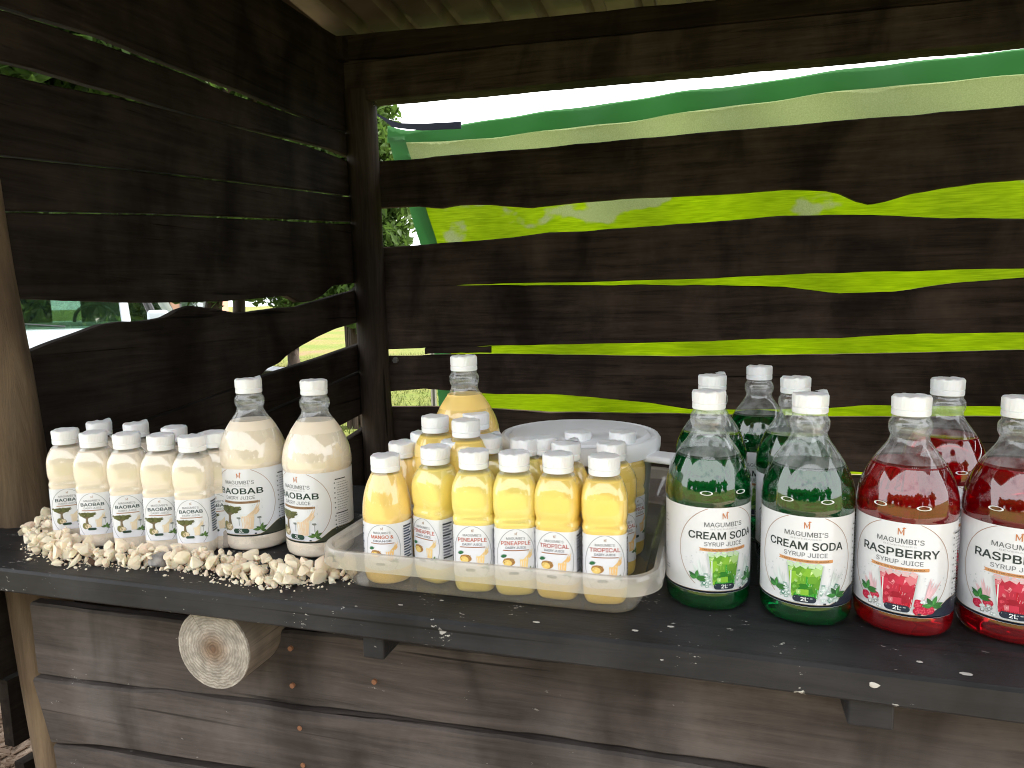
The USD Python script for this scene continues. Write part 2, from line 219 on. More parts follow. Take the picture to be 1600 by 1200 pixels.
plain('car_paint', (.42, .46, .50), .25, coat_weight=.6); plain('black_rubber', (.02, .02, .02), .7); plain('black_trim', (.025, .025, .028), .4); plain('alloy', (.5, .5, .52), .3, metallic=.9)
plain('dashboard_grey', (.10, .11, .11), .7); plain('seat_cloth', (.05, .05, .055), .8); plain('teal_gloss', (.02, .28, .36), .15)
mat('car_glass', {'lw': ('layer_weight', {'blend': .5}), 'pw': ('math', {'math_type': 'power', 'value2': 4.0}), 'f': ('math', {'math_type': 'multiply_add', 'value2': .85, 'value3': .30}), 't': ('transparent_bsdf', {'color': (.72, .86, .78)}), 'g': ('glossy_bsdf', {'roughness': .01, 'color': (1, 1, 1)}), 'x': ('mix_closure', {})}, [('lw.facing', 'pw.value1'), ('pw.value', 'f.value1'), ('f.value', 'x.fac'), ('t.BSDF', 'x.closure1'), ('g.BSDF', 'x.closure2')], surface='x.closure')
plain('head_lamp', (.75, .78, .8), .1, coat_weight=1.0)
plain('brick_pink', (.38, .22, .16), .85); plain('roof_tile', (.22, .12, .09), .8); plain('white_sheet', (.75, .77, .82), .6)

# ------------------------------------------------------------------ the ground
gm = trimesh.creation.box((600, 600, .4)); gm.apply_translation((0, 0, -.2))
obj('ground', gm, 'ground', kind='structure')
mm = Polygon([(-4.2, .2), (-1.0, -1.0), (3.5, -1.2), (3.2, 3.4), (-2.6, 3.4), (-4.0, 2.4)]).buffer(.3)
mv, mf = trimesh.creation.triangulate_polygon(mm, engine='earcut')
obj('mulch_path', trimesh.Trimesh(np.c_[mv, np.full(len(mv), .006)], mf), 'mulch', kind='structure')

# ------------------------------------------------------------------ the stall
stall = thing('market_stall', 'dark stained timber roadside stall with wavy slab boards and a black shelf', 'market stall')
LP = atz(42, 812, SHELF)[:2]                      # front left post
CP = aty(588, 600, 2.50)[:2]                      # back left corner post
BACKY = CP[1]+.06
dl = np.array([CP[0]-LP[0], CP[1]-LP[1]]); dl /= np.linalg.norm(dl); NL = np.array([dl[1], -dl[0], 0.])   # normal of the left wall, pointing inside (+x)
PL0 = np.array([*LP, 0])-NL*.055
FRONTY = .93
def on_left(px, py): return atplane(px, py, PL0, NL)
def on_back(px, py): return aty(px, py, BACKY)
def on_front(px, py): return aty(px, py, FRONTY)
def board(name, top, bot, plane, outward, th, mt, parent, seed=0, n=150, ends=(0, 0)):
    top, bot = np.array(top, float), np.array(bot, float)
    x0 = max(top[0, 0], bot[0, 0]); x1 = min(top[-1, 0], bot[-1, 0]); xs = np.linspace(x0, x1, n); V = []
    for i, x in enumerate(xs):
        yt, yb = np.interp(x, top[:, 0], top[:, 1]), np.interp(x, bot[:, 0], bot[:, 1])
        sh = ends[0]*(1-i/(n-1))+ends[1]*(i/(n-1))
        A, B = plane(x, yt), plane(x+sh, yb)
        u_ = i*60/n; q_ = np.array([[u_*.45, seed*3.1, 0], [u_*.45, seed*3.1+50, 0]]); j = (meshkit.fbm(q_, 4, seed)-.5)*(.0022 if seed < 10 else .006)
        A = A+[0, 0, j[0]]; B = B+[0, 0, j[1]]; ch = .004; d = (B-A)/np.linalg.norm(B-A); o = np.asarray(outward)
        warp = o*(meshkit.noise(np.array([[u_*.12, seed*7.7, 3.]]))[0]-.5)*.008
        V += [A+o*th+warp, A+o*ch+warp, A+d*ch+warp, A*.66+B*.34+warp*1.2, A*.33+B*.67+warp*.8, B-d*ch+warp, B+o*ch+warp, B+o*th+warp]
    m = grid_tube(np.array(V), n, 8); f = list(m.faces)
    for k in range(1, 7): f.append([0, k+1, k]); b = (n-1)*8; f.append([b, b+k, b+k+1])
    m = trimesh.Trimesh(m.vertices, np.array(f), process=False); m.fix_normals()
    return obj(name, m, mt, parent, smooth=35)
# left wall, top to bottom
OL = -NL
g1u = [(-130, -40), (0, 8), (75, 30), (161, 56), (262, 98), (375, 141), (491, 187), (590, 226)]; g1l = [(-130, -28), (0, 14), (75, 38), (161, 68), (210, 86), (300, 120), (356, 145), (491, 189.5), (590, 228)]
g2u = [(-130, 62), (0, 94), (56, 107), (131, 129), (187, 144), (262, 168), (356, 193), (424, 209), (469, 219), (517, 232), (551, 246), (590, 262)]; g2l = [(-130, 84), (0, 114), (75, 131), (131, 142), (187, 153), (277, 176), (356, 196), (424, 213), (469, 225), (506, 237), (544, 251), (590, 268)]
g3u = [(-130, 226), (0, 241), (292, 273), (525, 302), (590, 310)]; g3l = [(-130, 229), (0, 244.5), (225, 268), (292, 276.5), (409, 290), (525, 305), (590, 313)]
g4u = [(-130, 327), (0, 329), (240, 333), (431, 341), (562, 347), (590, 349)]; g4l = [(-130, 330), (0, 331.8), (240, 336), (431, 344.5), (562, 351), (590, 352)]
g5u = [(-130, 462), (26, 467), (150, 471), (225, 473), (349, 471), (386, 468), (450, 462), (470, 473), (490, 470), (505, 462), (520, 447), (568, 440), (590, 438)]
g5l = [(-130, 640), (41, 551), (105, 527), (161, 507), (199, 502), (225, 502), (259, 496), (281, 484), (300, 478), (326, 481), (367, 488), (394, 487), (435, 481), (469, 479), (525, 462), (555, 454), (566, 444), (590, 440)]
g6u = [(-130, 780), (100, 702), (229, 654), (364, 607), (409, 587), (420, 576), (439, 567), (450, 556), (472, 541), (499, 526), (525, 514), (574, 499), (590, 494)]
g6l = [(-130, 784), (100, 705), (229, 657), (364, 610), (409, 590), (441, 578), (506, 557), (574, 534), (590, 529)]
g7u = [(-130, 900), (300, 697), (416, 643), (579, 572), (590, 567)]; g7l = [(-130, 903), (300, 700), (416, 646.5), (579, 575), (590, 570)]
g8u = [(-130, 1010), (440, 714), (536, 663), (583, 638), (592, 633)]; g8l = [(-130, 1040), (440, 742), (551, 683), (585, 660), (592, 655)]
g9 = [(-130, 1130), (440, 845), (592, 755)]
g0 = [(-130, -385), (500, 40), (545, 66), (590, 92)]
rows = [(g0, g1u), (g1l, g2u), (g2l, g3u), (g3l, g4u), (g4l, g5u), (g5l, g6u), (g6l, g7u), (g7l, g8u), (g8l, g9)]
for k, (t, b) in enumerate(rows):
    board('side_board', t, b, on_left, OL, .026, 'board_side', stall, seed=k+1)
# lower side boards, down to the ground; their sawn ends stick out past the front post
def zboard(z0, z1, s0, s1, seed, tilt=0.):
    V = []; n = 20
    for i in range(n):
        t = i/(n-1); s = s0+(s1-s0)*t; b = np.array([*(LP+dl*s), 0])-NL*.055; w = (meshkit.noise(np.array([[i*.5, seed, 0], [i*.5, seed, 9]]))-.5)*.02
        V += [b+OL*.026+[0, 0, z1+w[0]], b+[0, 0, z1+w[0]], b+[0, 0, z0+w[1]], b+OL*.026+[0, 0, z0+w[1]]]
    m = grid_tube(np.array(V), n, 4); f = np.vstack([m.faces, [[0, 2, 1], [0, 3, 2], [(n-1)*4, (n-1)*4+1, (n-1)*4+2], [(n-1)*4, (n-1)*4+2, (n-1)*4+3]]])
    m = trimesh.Trimesh(m.vertices, f, process=False); m.fix_normals(); obj('side_board', m, 'board_side', stall)
zboard(.62, .78, -.10, 1.5, 31); zboard(.42, .56, -.035, 1.5, 32); zboard(.2, .37, -.02, 1.5, 33)
# back wall
OB = np.array([0, 1., 0]); XE = 1990
b1t = [(585, 253), (665, 247), (680, 244), (875, 228), (1000, 216), (1262, 193), (1600, 164), (XE, 134)]
b1b = [(585, 326), (650, 322), (687, 325), (717, 320), (762, 319), (830, 324), (875, 319), (969, 311), (1100, 304), (1169, 300), (1232, 295), (1289, 297), (1311, 302), (1337, 314), (1360, 319), (1386, 314), (1424, 302), (1487, 291), (1544, 284), (1600, 279), (XE, 255)]
b2t = [(585, 386), (661, 382), (725, 377), (800, 371), (856, 363), (912, 361), (1100, 347), (1225, 337), (1356, 335), (1412, 337), (1469, 340), (1600, 341), (XE, 335)]
b2b = [(585, 449), (672, 446), (1000, 438), (1100, 435), (1262, 427), (1600, 419), (XE, 405)]
b3t = [(585, 446), (672, 445.5), (1000, 445), (1169, 446), (1225, 448), (1310, 458), (1400, 455), (1500, 441), (1600, 433), (XE, 415)]
b3b = [(585, 547), (666, 543), (900, 538), (1080, 534), (1200, 529), (1300, 528), (1450, 521), (1600, 520), (XE, 512)]
b4t = [(585, 557), (768, 553), (1080, 557), (1300, 554), (1600, 547), (XE, 540)]
b4b = [(585, 613), (622, 611), (660, 608), (776, 616), (860, 616), (940, 622), (1020, 630), (1075, 639), (1152, 640), (1292, 638), (1355, 633), (1600, 636), (XE, 636)]
b5t = [(585, 636), (676, 636), (780, 640), (860, 645), (1040, 647), (1292, 652), (1565, 652), (XE, 655)]
b5b = [(585, 706), (1000, 722), (1340, 738), (XE, 760)]
b6t = [(585, 708), (1000, 725), (1330, 745), (XE, 765)]; b6b = [(585, 790), (1340, 860), (XE, 905)]
b7t = [(585, 800), (1340, 870), (XE, 915)]; b7b = [(585, 900), (1340, 1000), (XE, 1080)]
for k, (t, b) in enumerate([(b1t, b1b), (b2t, b2b), (b3t, b3b), (b4t, b4b), (b5t, b5b), (b6t, b6b), (b7t, b7b)]):
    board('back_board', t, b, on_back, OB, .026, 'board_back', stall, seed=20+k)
board('wood_offcut', [(664, 543.5), (675, 542), (766, 541)], [(664, 553), (675, 552), (766, 551)], lambda x, y: aty(x, y, BACKY-.012), OB, .018, 'board_back', stall, seed=44, n=12)
# wall plate and header under the roof
board('roof_plate', [(500, 58), (744, 36), (1044, 6), (XE, -86)], [(500, 96), (607, 87), (XE, -48)], lambda x, y: aty(x, y, CP[1]-.05), OB, .11, 'rafter_wood', stall, seed=51)
board('header_board', [(525, 95), (607, 91), (800, 70), (XE, -47)], [(525, 162), (581, 156), (1100, 108), (1600, 62), (XE, 26)], lambda x, y: aty(x, y, CP[1]-.04), OB, .09, 'board_back', stall, seed=52)
# posts
ZR = on_back(744, 36)[2]                                        # roof height at the back
def pole(name, x, y, r, z0, z1, mt, seed, lean=(0, 0), n=28):
    zs = np.linspace(z0, z1, n); pts = np.c_[x+lean[0]*(zs-SHELF)+.004*np.sin(zs*3+seed), y+lean[1]*(zs-SHELF), zs]
    m = tube(pts, r*(1+.05*np.sin(zs*2.1+seed))*(1.03-.03*zs/2), n=22); v = np.array(m.vertices)
    v[:, :2] += (meshkit.noise(v*[25, 25, 5]+seed)[:, None]-.5)*.004; m.vertices = v
    return obj(name, m, mt, stall, smooth=40)
tilt = (atz(36, 812, SHELF)-EYE)
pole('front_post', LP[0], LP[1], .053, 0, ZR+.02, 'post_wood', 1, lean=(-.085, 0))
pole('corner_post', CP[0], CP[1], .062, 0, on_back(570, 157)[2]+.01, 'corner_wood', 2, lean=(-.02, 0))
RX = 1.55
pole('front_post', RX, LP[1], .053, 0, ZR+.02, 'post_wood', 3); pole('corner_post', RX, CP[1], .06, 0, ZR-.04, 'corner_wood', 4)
for k in range(7):                                              # right side wall, outside the frame
    z = .35+.26*k; obj('side_board', box(.026, CP[1]-LP[1]+.2, .22, (RX+.07, (CP[1]+LP[1])/2, z)), 'board_side', stall)
# roof: trapezoid sheeting sloping gently up to the front
PITCHX, RH = .172, .045
def rib(x):
    t = ((x/PITCHX) % 1.0); return RH*np.clip(np.minimum(t-.28, .72-t)/.10, 0, 1)
xr = []
for k in range(-12, 13):
    for t in (.0, .28, .38, .62, .72): xr.append((k+t)*PITCHX)
xr = np.array([x for x in xr if -1.95 < x < 1.95]); yr = np.linspace(BACKY+.25, -.30, 8); SL = .07
zr = lambda x, y: ZR+.004+(BACKY-y)*SL+rib(x)
V = np.array([[x, y, zr(x, y)+o] for o in (0, .0012) for y in yr for x in xr]); nx, ny = len(xr), len(yr); f = []
for L in (0, 1):
    for j in range(ny-1):
        for i in range(nx-1):
            a = L*nx*ny+j*nx+i; q = [[a, a+1, a+1+nx], [a, a+1+nx, a+nx]]; f += q if L == 0 else [t[::-1] for t in q]
obj('roof_sheet', trimesh.Trimesh(V, f, process=False), 'roof_metal', stall)
zb = lambda y: ZR+.002+(BACKY-y)*SL
def rafter(x, w, h, mt='rafter_wood'):
    y0, y1 = -.27, BACKY-.03; V = np.array([[x+sx*w/2, y, zb(y)-.004-(h if d else 0)] for y in (y0, y1) for sx, d in ((-1, 0), (1, 0), (1, 1), (-1, 1))])
    m = trimesh.convex.convex_hull(V); obj('rafter', m, mt, stall)
xraf = on_back(1190, 60)[0]; rafter(xraf, .05, .10); rafter(RX, .05, .09)
obj('front_beam', box(RX-LP[0]+.3, .05, .12, ((RX+LP[0])/2, LP[1]-.08, ZR+.02)), 'rafter_wood', stall)
# small end piece of the plate, hook and bolt on the corner post
pb = aty(528, 78, CP[1]-.075); obj('end_block', box(.06, .04, .08, pb), 'board_side', stall)
hk = aty(583, 160, BACKY-.07); a = np.linspace(0, 5.2, 16); obj('wire_hook', tube(np.c_[hk[0]+.012*np.cos(a), np.full(16, hk[1]), hk[2]+.012*np.sin(a)], .002, 6), 'dull_steel', stall, smooth=True)
bp = aty(618, 563, BACKY-.012); bm = trimesh.creation.cylinder(.012, .012, sections=6); bm.apply_transform(trimesh.transformations.rotation_matrix(math.pi/2, [1, 0, 0])); bm.apply_translation(bp); obj('bolt', bm, 'dull_steel', stall)
# the shelf: two long planks on a log bearer
FY = atz(800, 983, SHELF)[1]; XL, XR_ = LP[0]-.14, RX+.12
TH = .040
def plank(y0, y1, z1, th, seed, x0=XL, x1=XR_):
    n = 70; xs = np.linspace(x0, x1, n); V = []
    for i, x in enumerate(xs):
        q = (meshkit.noise(np.array([[x*3, seed, 0], [x*3, seed, 5], [x*9, seed, 8]]))-.5)*[.006, .004, .002]; c = .004
        V += [[x, y1+q[1], z1-th], [x, y1+q[1], z1], [x, y0+q[0]+c, z1+q[2]*.3], [x, y0+q[0], z1-c], [x, y0+q[0], z1-th+c], [x, y0+q[0]+c, z1-th]]
    m = grid_tube(np.array(V), n, 6); f = list(m.faces)
    for k in range(1, 5): f.append([0, k, k+1]); b = (n-1)*6; f.append([b, b+k+1, b+k])
    m = trimesh.Trimesh(m.vertices, np.array(f), process=False); m.fix_normals(); return m
y = FY; wds = [.215, .19, .19]
for k, w in enumerate(wds):
    obj('shelf_plank', plank(y, y+w-.002, SHELF, TH, 60+k, XL if k == 0 else LP[0]+.05), 'shelf_paint', stall, smooth=30); y += w
SBACK = y
LZ = SHELF-TH-.067
lc = atz(335, 1013, LZ); n = 40
zs = np.linspace(0, .75, 20); lv = np.c_[np.full(20, lc[0]), lc[1]+zs, np.full(20, LZ)]
lm = tube(lv, .0645, n=36, cap=False); v = np.array(lm.vertices); v[:, [0, 2]] += (meshkit.noise(v*[30, 4, 30])[:, None]-.5)*.003; lm.vertices = v
obj('log_bearer', lm, 'log_side', stall, smooth=True)
em = trimesh.creation.cylinder(.0642, .004, sections=36); em.apply_transform(trimesh.transformations.rotation_matrix(math.pi/2, [1, 0, 0]))
e = UsdGeom.Mesh(usdkit.mesh(stage, numbered(pathof(stall), 'log_end'), em, M['log_end'])); e.AddTranslateOp().Set(Gf.Vec3d(lc[0], lc[1]-.001, LZ))
for c in ((565, 600, 962, 1006), (1328, 1394, 1084, 1116)):
    A, B = atz(c[0], c[3], SHELF-TH-.03), atz(c[1], c[3], SHELF-TH-.03); w = np.linalg.norm(B-A)
    yy = FY+.012; xx_ = aty((c[0]+c[1])/2, c[3], yy)[0]
    obj('cleat', rbox(w, .06, .034, .003, (xx_, yy+.03, SHELF-TH-.0175)), 'shelf_paint', stall)
pw = aty(132, 944, FRONTY-.03); obj('pale_block', rbox(.045, .05, .03, .003, (pw[0], pw[1], SHELF-TH-.0155)), 'pale_wood', stall)
gsp = np.random.default_rng(77)
for (px, py, r) in ((1048, 979, .0028), (992, 985, .003), (1510, 1053, .0042), (1437, 1034, .003), (1034, 1031, .002), (690, 938, .002), (626, 945, .0026), (838, 972, .0028)):
    m = trimesh.creation.icosphere(1, r); v = np.array(m.vertices)*[gsp.uniform(.9, 1.9), .8, .12]*(1+.4*(gsp.random((len(m.vertices), 1))-.5)); p_ = atz(px, py, SHELF+.0006); obj('paint_spot', trimesh.Trimesh(v+p_, m.faces), 'pale_paint', stall)
p_ = aty(1365, 1068, FY+.0035); m = trimesh.creation.icosphere(1, .004); v = np.array(m.vertices)*[1.3, .15, .8]*(1+.5*(gsp.random((len(m.vertices), 1))-.5)); obj('paint_spot', trimesh.Trimesh(v+p_-[0, .003, 0], m.faces), 'pale_paint', stall)
# front panel boards
OF = np.array([0, 1., 0])
f1t = [(44, 944), (116, 952), (300, 972), (612, 1003), (975, 1042), (1700, 1112)]; f1b = [(44, 1056), (204, 1075), (251, 1078), (390, 1094), (450, 1104), (600, 1121), (850, 1151), (1037, 1179), (1700, 1270)]
f2t = [(51, 1059), (204, 1079), (251, 1079.5), (390, 1099), (450, 1109), (600, 1125), (850, 1160), (1037, 1189), (1700, 1284)]; f2b = [(51, 1161), (124, 1166), (315, 1193), (700, 1250), (1700, 1400)]
f3t = [(82, 1167), (124, 1170), (315, 1199), (700, 1258), (1700, 1408)]; f3b = [(82, 1290), (700, 1390), (1700, 1540)]
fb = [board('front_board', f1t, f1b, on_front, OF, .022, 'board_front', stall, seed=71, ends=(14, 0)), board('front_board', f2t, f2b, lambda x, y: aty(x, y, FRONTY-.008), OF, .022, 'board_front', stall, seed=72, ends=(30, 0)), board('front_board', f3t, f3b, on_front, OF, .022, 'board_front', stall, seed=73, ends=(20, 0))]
for k, (px, py) in enumerate(((454, 1013), (457, 1071), (469, 1137), (474, 1195), (585, 1065))):
    s = trimesh.creation.cylinder(.0042, .004, sections=10); s.apply_transform(trimesh.transformations.rotation_matrix(math.pi/2, [1, 0, 0])); s.apply_translation(aty(px, py, FRONTY-.009)); obj('screw', s, 'rusty_steel', stall)

# ------------------------------------------------------------------ label artwork (flat print in 2D, bent round the bottle)
INK = dict(black=(.03, .035, .04), grey=(.16, .17, .19), lgrey=(.48, .48, .50), brown=(.33, .16, .08), tan=(.62, .30, .12), navy=(.012, .018, .035), white=(.85, .85, .86), dgreen=(.015, .045, .03), olive=(.045, .05, .03))
_tc = {}
def text2d(s, h, bold=False):
    k = (s, bold)
    if k not in _tc:
        t = meshkit.text_mesh(s, 1.0, depth=.1, bold=bold); keep = t.face_normals[:, 2] > .9
        t = trimesh.Trimesh(t.vertices, t.faces[keep], process=False); t.remove_unreferenced_vertices(); _tc[k] = (np.array(t.vertices)[:, :2], np.array(t.faces))
    v, f = _tc[k]; return v*h, f
class Art:
    def __init__(s): s.parts = []; s.n = 0
    def tri(s, v, f, c): s.parts.append((np.asarray(v, float), np.asarray(f), c, s.n)); s.n += 1
    def poly(s, p, c, sub=.006, layer=None):
        for g in getattr(p, 'geoms', [p]):
            if g.is_empty or g.area < 1e-9: continue
            v, f = trimesh.creation.triangulate_polygon(g, engine='earcut'); v3 = np.c_[v, np.zeros(len(v))]
            if np.ptp(v[:, 0]) > sub: v3, f = trimesh.remesh.subdivide_to_size(v3, f, sub)
            s.tri(v3[:, :2], f, c)
    def text(s, t, u, w, h, c, width=None, bold=False, arc=0.):
        v, f = text2d(t, h, bold); v = v.copy(); x0, x1 = v[:, 0].min(), v[:, 0].max(); v[:, 0] -= (x0+x1)/2
        if width: v[:, 0] *= width/(x1-x0)
        v[:, 1] -= arc*(v[:, 0]**2)
        s.tri(v+[u, w], f, c)
    def bend(s, r, base=.0003, step=.000012):
        V, Fc, C, at = [], [], [], 0
        for v, f, c, k in s.parts:
            rr = r+base+step*k; th = v[:, 0]/r-math.pi/2
            V.append(np.c_[rr*np.cos(th), rr*np.sin(th), v[:, 1]]); Fc.append(f+at); at += len(v)
            C.append(np.tile(c, (len(v), 1)))
        V, Fc, C = np.vstack(V), np.vstack(Fc), np.vstack(C)
        fn = np.cross(V[Fc[:, 1]]-V[Fc[:, 0]], V[Fc[:, 2]]-V[Fc[:, 0]]); cen = V[Fc].mean(1); bad = (fn[:, :2]*cen[:, :2]).sum(1) < 0; Fc[bad] = Fc[bad][:, ::-1]
        return V, Fc, C
def print_mesh(parent, art, shape):
    V, Fc, C = shape(art)
    m = usdkit.mesh(stage, numbered(pathof(parent), 'label_print'), (V, Fc), M['label_ink'])
    UsdGeom.PrimvarsAPI(m).CreatePrimvar('ink', Sdf.ValueTypeNames.Color3fArray, 'vertex').Set(Vt.Vec3fArray.FromNumpy(C.astype(np.float32)))
    return m
def blob(u, v, rx, ry, seed, amp=.25, n=18):
    g = np.random.default_rng(seed); a = np.linspace(0, 2*np.pi, n, endpoint=False); q = 1+amp*(g.random(n)-.5)*2
    return Polygon(np.c_[u+rx*q*np.cos(a), v+ry*q*np.sin(a)])
def leaf(u, v, L, w, ang):
    t = np.linspace(0, 1, 8); up = np.c_[t*L, w/2*np.sin(np.pi*t**.8)]; p = np.vstack([up, (up*[1, -1])[::-1][1:-1]])
    return affinity.translate(affinity.rotate(Polygon(p), ang, origin=(0, 0)), u, v)
def mint(A, u, v, s, cols, seed):
    g = np.random.default_rng(seed)
    for k, an in enumerate((20, 75, 130, -15, 165)):
        A.poly(leaf(u, v, s*(.7+.4*g.random()), s*.42, an+g.uniform(-12, 12)), cols[k % len(cols)]); A.poly(leaf(u+.0002, v, s*.6, s*.10, an), tuple(np.array(cols[k % len(cols)])*1.7))
def splash(A, u, v, s, ang, col, seed, n=9):
    g = np.random.default_rng(seed)
    for k in range(n):
        a = ang+g.uniform(-22, 22); A.poly(leaf(u+g.uniform(-.2, .2)*s, v, s*(.5+.8*g.random()), s*.11, a), tuple(np.clip(np.array(col)*g.uniform(.85, 1.1), 0, .85)))
    for k in range(12):
        r = s*g.uniform(.8, 1.6); a = math.radians(ang+g.uniform(-35, 35)); A.poly(Point(u+r*math.cos(a), v+r*math.sin(a)).buffer(s*g.uniform(.015, .04), 3), (.55, .58, .62))
def iceglass(A, u, v, w, h, dark, mid, light, seed):
    """tumbler of iced drink"""
    g = np.random.default_rng(seed); gl = Polygon([(u-w*.36, v), (u+w*.36, v), (u+w*.5, v+h), (u-w*.5, v+h)])
    A.poly(gl.buffer(w*.035), (.62, .66, .68)); A.poly(gl, mid)
    A.poly(gl.intersection(sbox(u-w, v, u+w, v+h*.22)), dark)
    for k in range(46):
        cu, cv = u+g.uniform(-.45, .45)*w, v+h*g.uniform(.06, .97); sz = w*g.uniform(.06, .16); t = g.random(); top = (cv-v)/h
        c = np.array(dark)*(1-t)+np.array(light)*t if g.random() < .9-.35*top else np.array(light)*.8+np.array((.80, .84, .84))*.2
        q = affinity.rotate(sbox(cu-sz, cv-sz*.8, cu+sz, cv+sz*.8), g.uniform(0, 90)); A.poly(q.intersection(gl), tuple(c))
        if k % 3 == 0: A.poly(affinity.scale(q, .45, .35).intersection(gl), tuple(np.clip(c*1.6+.05, 0, .85)))
    for k in range(5):
        A.poly(affinity.rotate(sbox(u+w*(-.42+.2*k)-w*.09, v+h*.93, u+w*(-.42+.2*k)+w*.09, v+h*1.07), g.uniform(-40, 40)), tuple(np.array(light)*.5+np.array((.38, .42, .42))))
    A.poly(sbox(u-w*.40, v+h*.1, u-w*.37, v+h*.8), (.75, .8, .8)); A.poly(gl.exterior.buffer(w*.012), (.5, .55, .56))
def icebits(A, u, v, w, h, col, seed, n=16):
    g = np.random.default_rng(seed)
    for k in range(n):
        cu, cv, sz = u+g.uniform(-.5, .5)*w, v+g.random()*h, w*g.uniform(.07, .14); t = g.random()
        q = affinity.rotate(sbox(cu-sz, cv-sz*.8, cu+sz, cv+sz*.8), g.uniform(0, 90)); A.poly(q, tuple(np.array(col)*(1-t)+np.array((.72, .80, .80))*t)); A.poly(affinity.scale(q, .5, .4), (.8, .83, .84))
def ring(A, u, v, rx, ry, w, col, lo, hi):
    c = affinity.scale(Point(u, v).buffer(1, 40), rx, ry); o = affinity.scale(Point(u, v).buffer(1, 40), rx-w, ry-w); A.poly(c.difference(o).intersection(sbox(-9, lo, 9, hi)), col, sub=.008)
def bars(A, u, v, w, n, dv, h, col, seed, icons=False):
    g = np.random.default_rng(seed)
    for k in range(n):
        x = u; y = v-dv*k
        if icons and k % 2 == 0: A.poly(Point(u-.004, y).buffer(.0013, 3), INK['grey'])
        while x < u+w*(.6+.4*g.random()):
            L = g.uniform(.001, .004); A.poly(sbox(x, y-h/2, x+L, y+h/2), col); x += L+.0008
def baobab_tree(A, u, v, s, seed):
    g = np.random.default_rng(seed); tr, cr = (.16, .12, .07), (.07, .075, .025)
    A.poly(Polygon([(u-.10*s, v), (u+.13*s, v), (u+.07*s, v+.3*s), (u+.09*s, v+.5*s), (u-.05*s, v+.5*s), (u-.06*s, v+.3*s)]), tr)
    for a in (150, 125, 100, 78, 55, 32):
        A.poly(leaf(u+.01*s, v+.42*s, .5*s, .07*s, a), tr)
    for k in range(34):
        A.poly(blob(u+g.uniform(-.52, .52)*s, v+(.62+g.uniform(-.05, .18))*s, s*.12, s*.06, seed*50+k, .35, 9), tuple(np.array(cr)*g.uniform(.7, 1.9)))
    A.poly(sbox(u-.02*s, v, u+.005*s, v+.4*s), (.30, .24, .16))
def fruit(A, u, v, s, seed):
    A.poly(blob(u-s*.5, v+s*.08, s*.5, s*.62, seed, .06), (.20, .19, .07)); A.poly(blob(u+s*.05, v, s*.62, s*.52, seed+1, .06), (.25, .19, .09)); A.poly(blob(u+s*.05, v, s*.53, s*.44, seed+2, .06), (.72, .60, .42))
    g = np.random.default_rng(seed)
    for k in range(12): A.poly(blob(u+s*.05+g.uniform(-.38, .38)*s, v+g.uniform(-.3, .3)*s, s*.09, s*.07, seed+3+k), (.80, .72, .58) if k % 2 else (.55, .38, .22))
def juiceglass(A, u, v, w, h, col, seed):
    gl = Polygon([(u-w*.38, v), (u+w*.38, v), (u+w*.5, v+h), (u-w*.5, v+h)]); A.poly(gl, (.72, .74, .75)); A.poly(affinity.scale(gl, .92, .95).intersection(sbox(-9, -9, 9, v+h*.86)), col)
    A.poly(affinity.scale(Point(u, v+h*.84).buffer(1, 8), w*.44, h*.05), tuple(np.clip(np.array(col)*1.12, 0, .85))); A.poly(Polygon([(u-w*.1, v+h*.86), (u+w*.42, v+h*.86), (u+w*.75, v+h*1.75), (u+w*.42, v+h*1.25)]), tuple(np.array(col)*.97)); splash(A, u+w*.4, v+h*.95, h*.7, 62, col, seed, 6)
    A.poly(sbox(u-w*.33, v+h*.1, u-w*.28, v+h*.75), (.83, .81, .78))
def pineapple(A, u, v, s, seed):
    g = np.random.default_rng(seed)
    for k in range(9): A.poly(leaf(u-.55*s, v+.55*s, .5*s, .14*s, 40+k*16), (.02, .10+.05*g.random(), .05))
    A.poly(blob(u, v, s*.75, s*.5, seed, .04), (.38, .20, .06))
    for k in range(26): A.poly(blob(u+g.uniform(-.6, .62)*s, v+g.uniform(-.1, .42)*s, s*.07, s*.06, seed+k, .2, 7), (.50, .28, .08) if k % 2 else (.20, .10, .04))
    A.poly(blob(u-.15*s, v-.12*s, s*.52, s*.40, seed+3, .05), (.80, .58, .18)); A.poly(blob(u-.15*s, v-.12*s, s*.12, s*.10, seed+4, .05), (.84, .68, .32))
def logo(A, u, v, h, col):
    w = h*.9
    for q in ([(-.5, 0), (-.42, 0), (-.42, 1), (-.5, 1)], [(-.5, 1), (-.38, 1), (.02, .25), (-.04, .12)], [(.42, 1), (.32, 1), (-.04, .12), (.02, .25)], [(.3, 0), (.42, 0), (.42, 1.25), (.34, 1.2)], [(.2, 1.0), (.62, 1.08), (.62, 1.16), (.2, 1.08)]):
        A.poly(Polygon([(u+a*w, v+b*h) for a, b in q]).buffer(h*.03), col)
def banner(A, u, v, w, h, col, arc, txt=None):
    x = np.linspace(-w/2, w/2, 17); up = np.c_[u+x, v+h/2+arc*(x**2)]; lo = np.c_[u+x, v-h/2+arc*(x**2)]
    A.poly(Polygon(np.vstack([up, [(u+w/2+h*.1, v+arc*w*w/4)], lo[::-1], [(u-w/2+h*.5, v+arc*w*w/4)]])), col, sub=.008)
    if txt: A.text(txt, u, v-h*.22, h*.42, (.12, .05, .02), w*.86, True, arc=-arc)
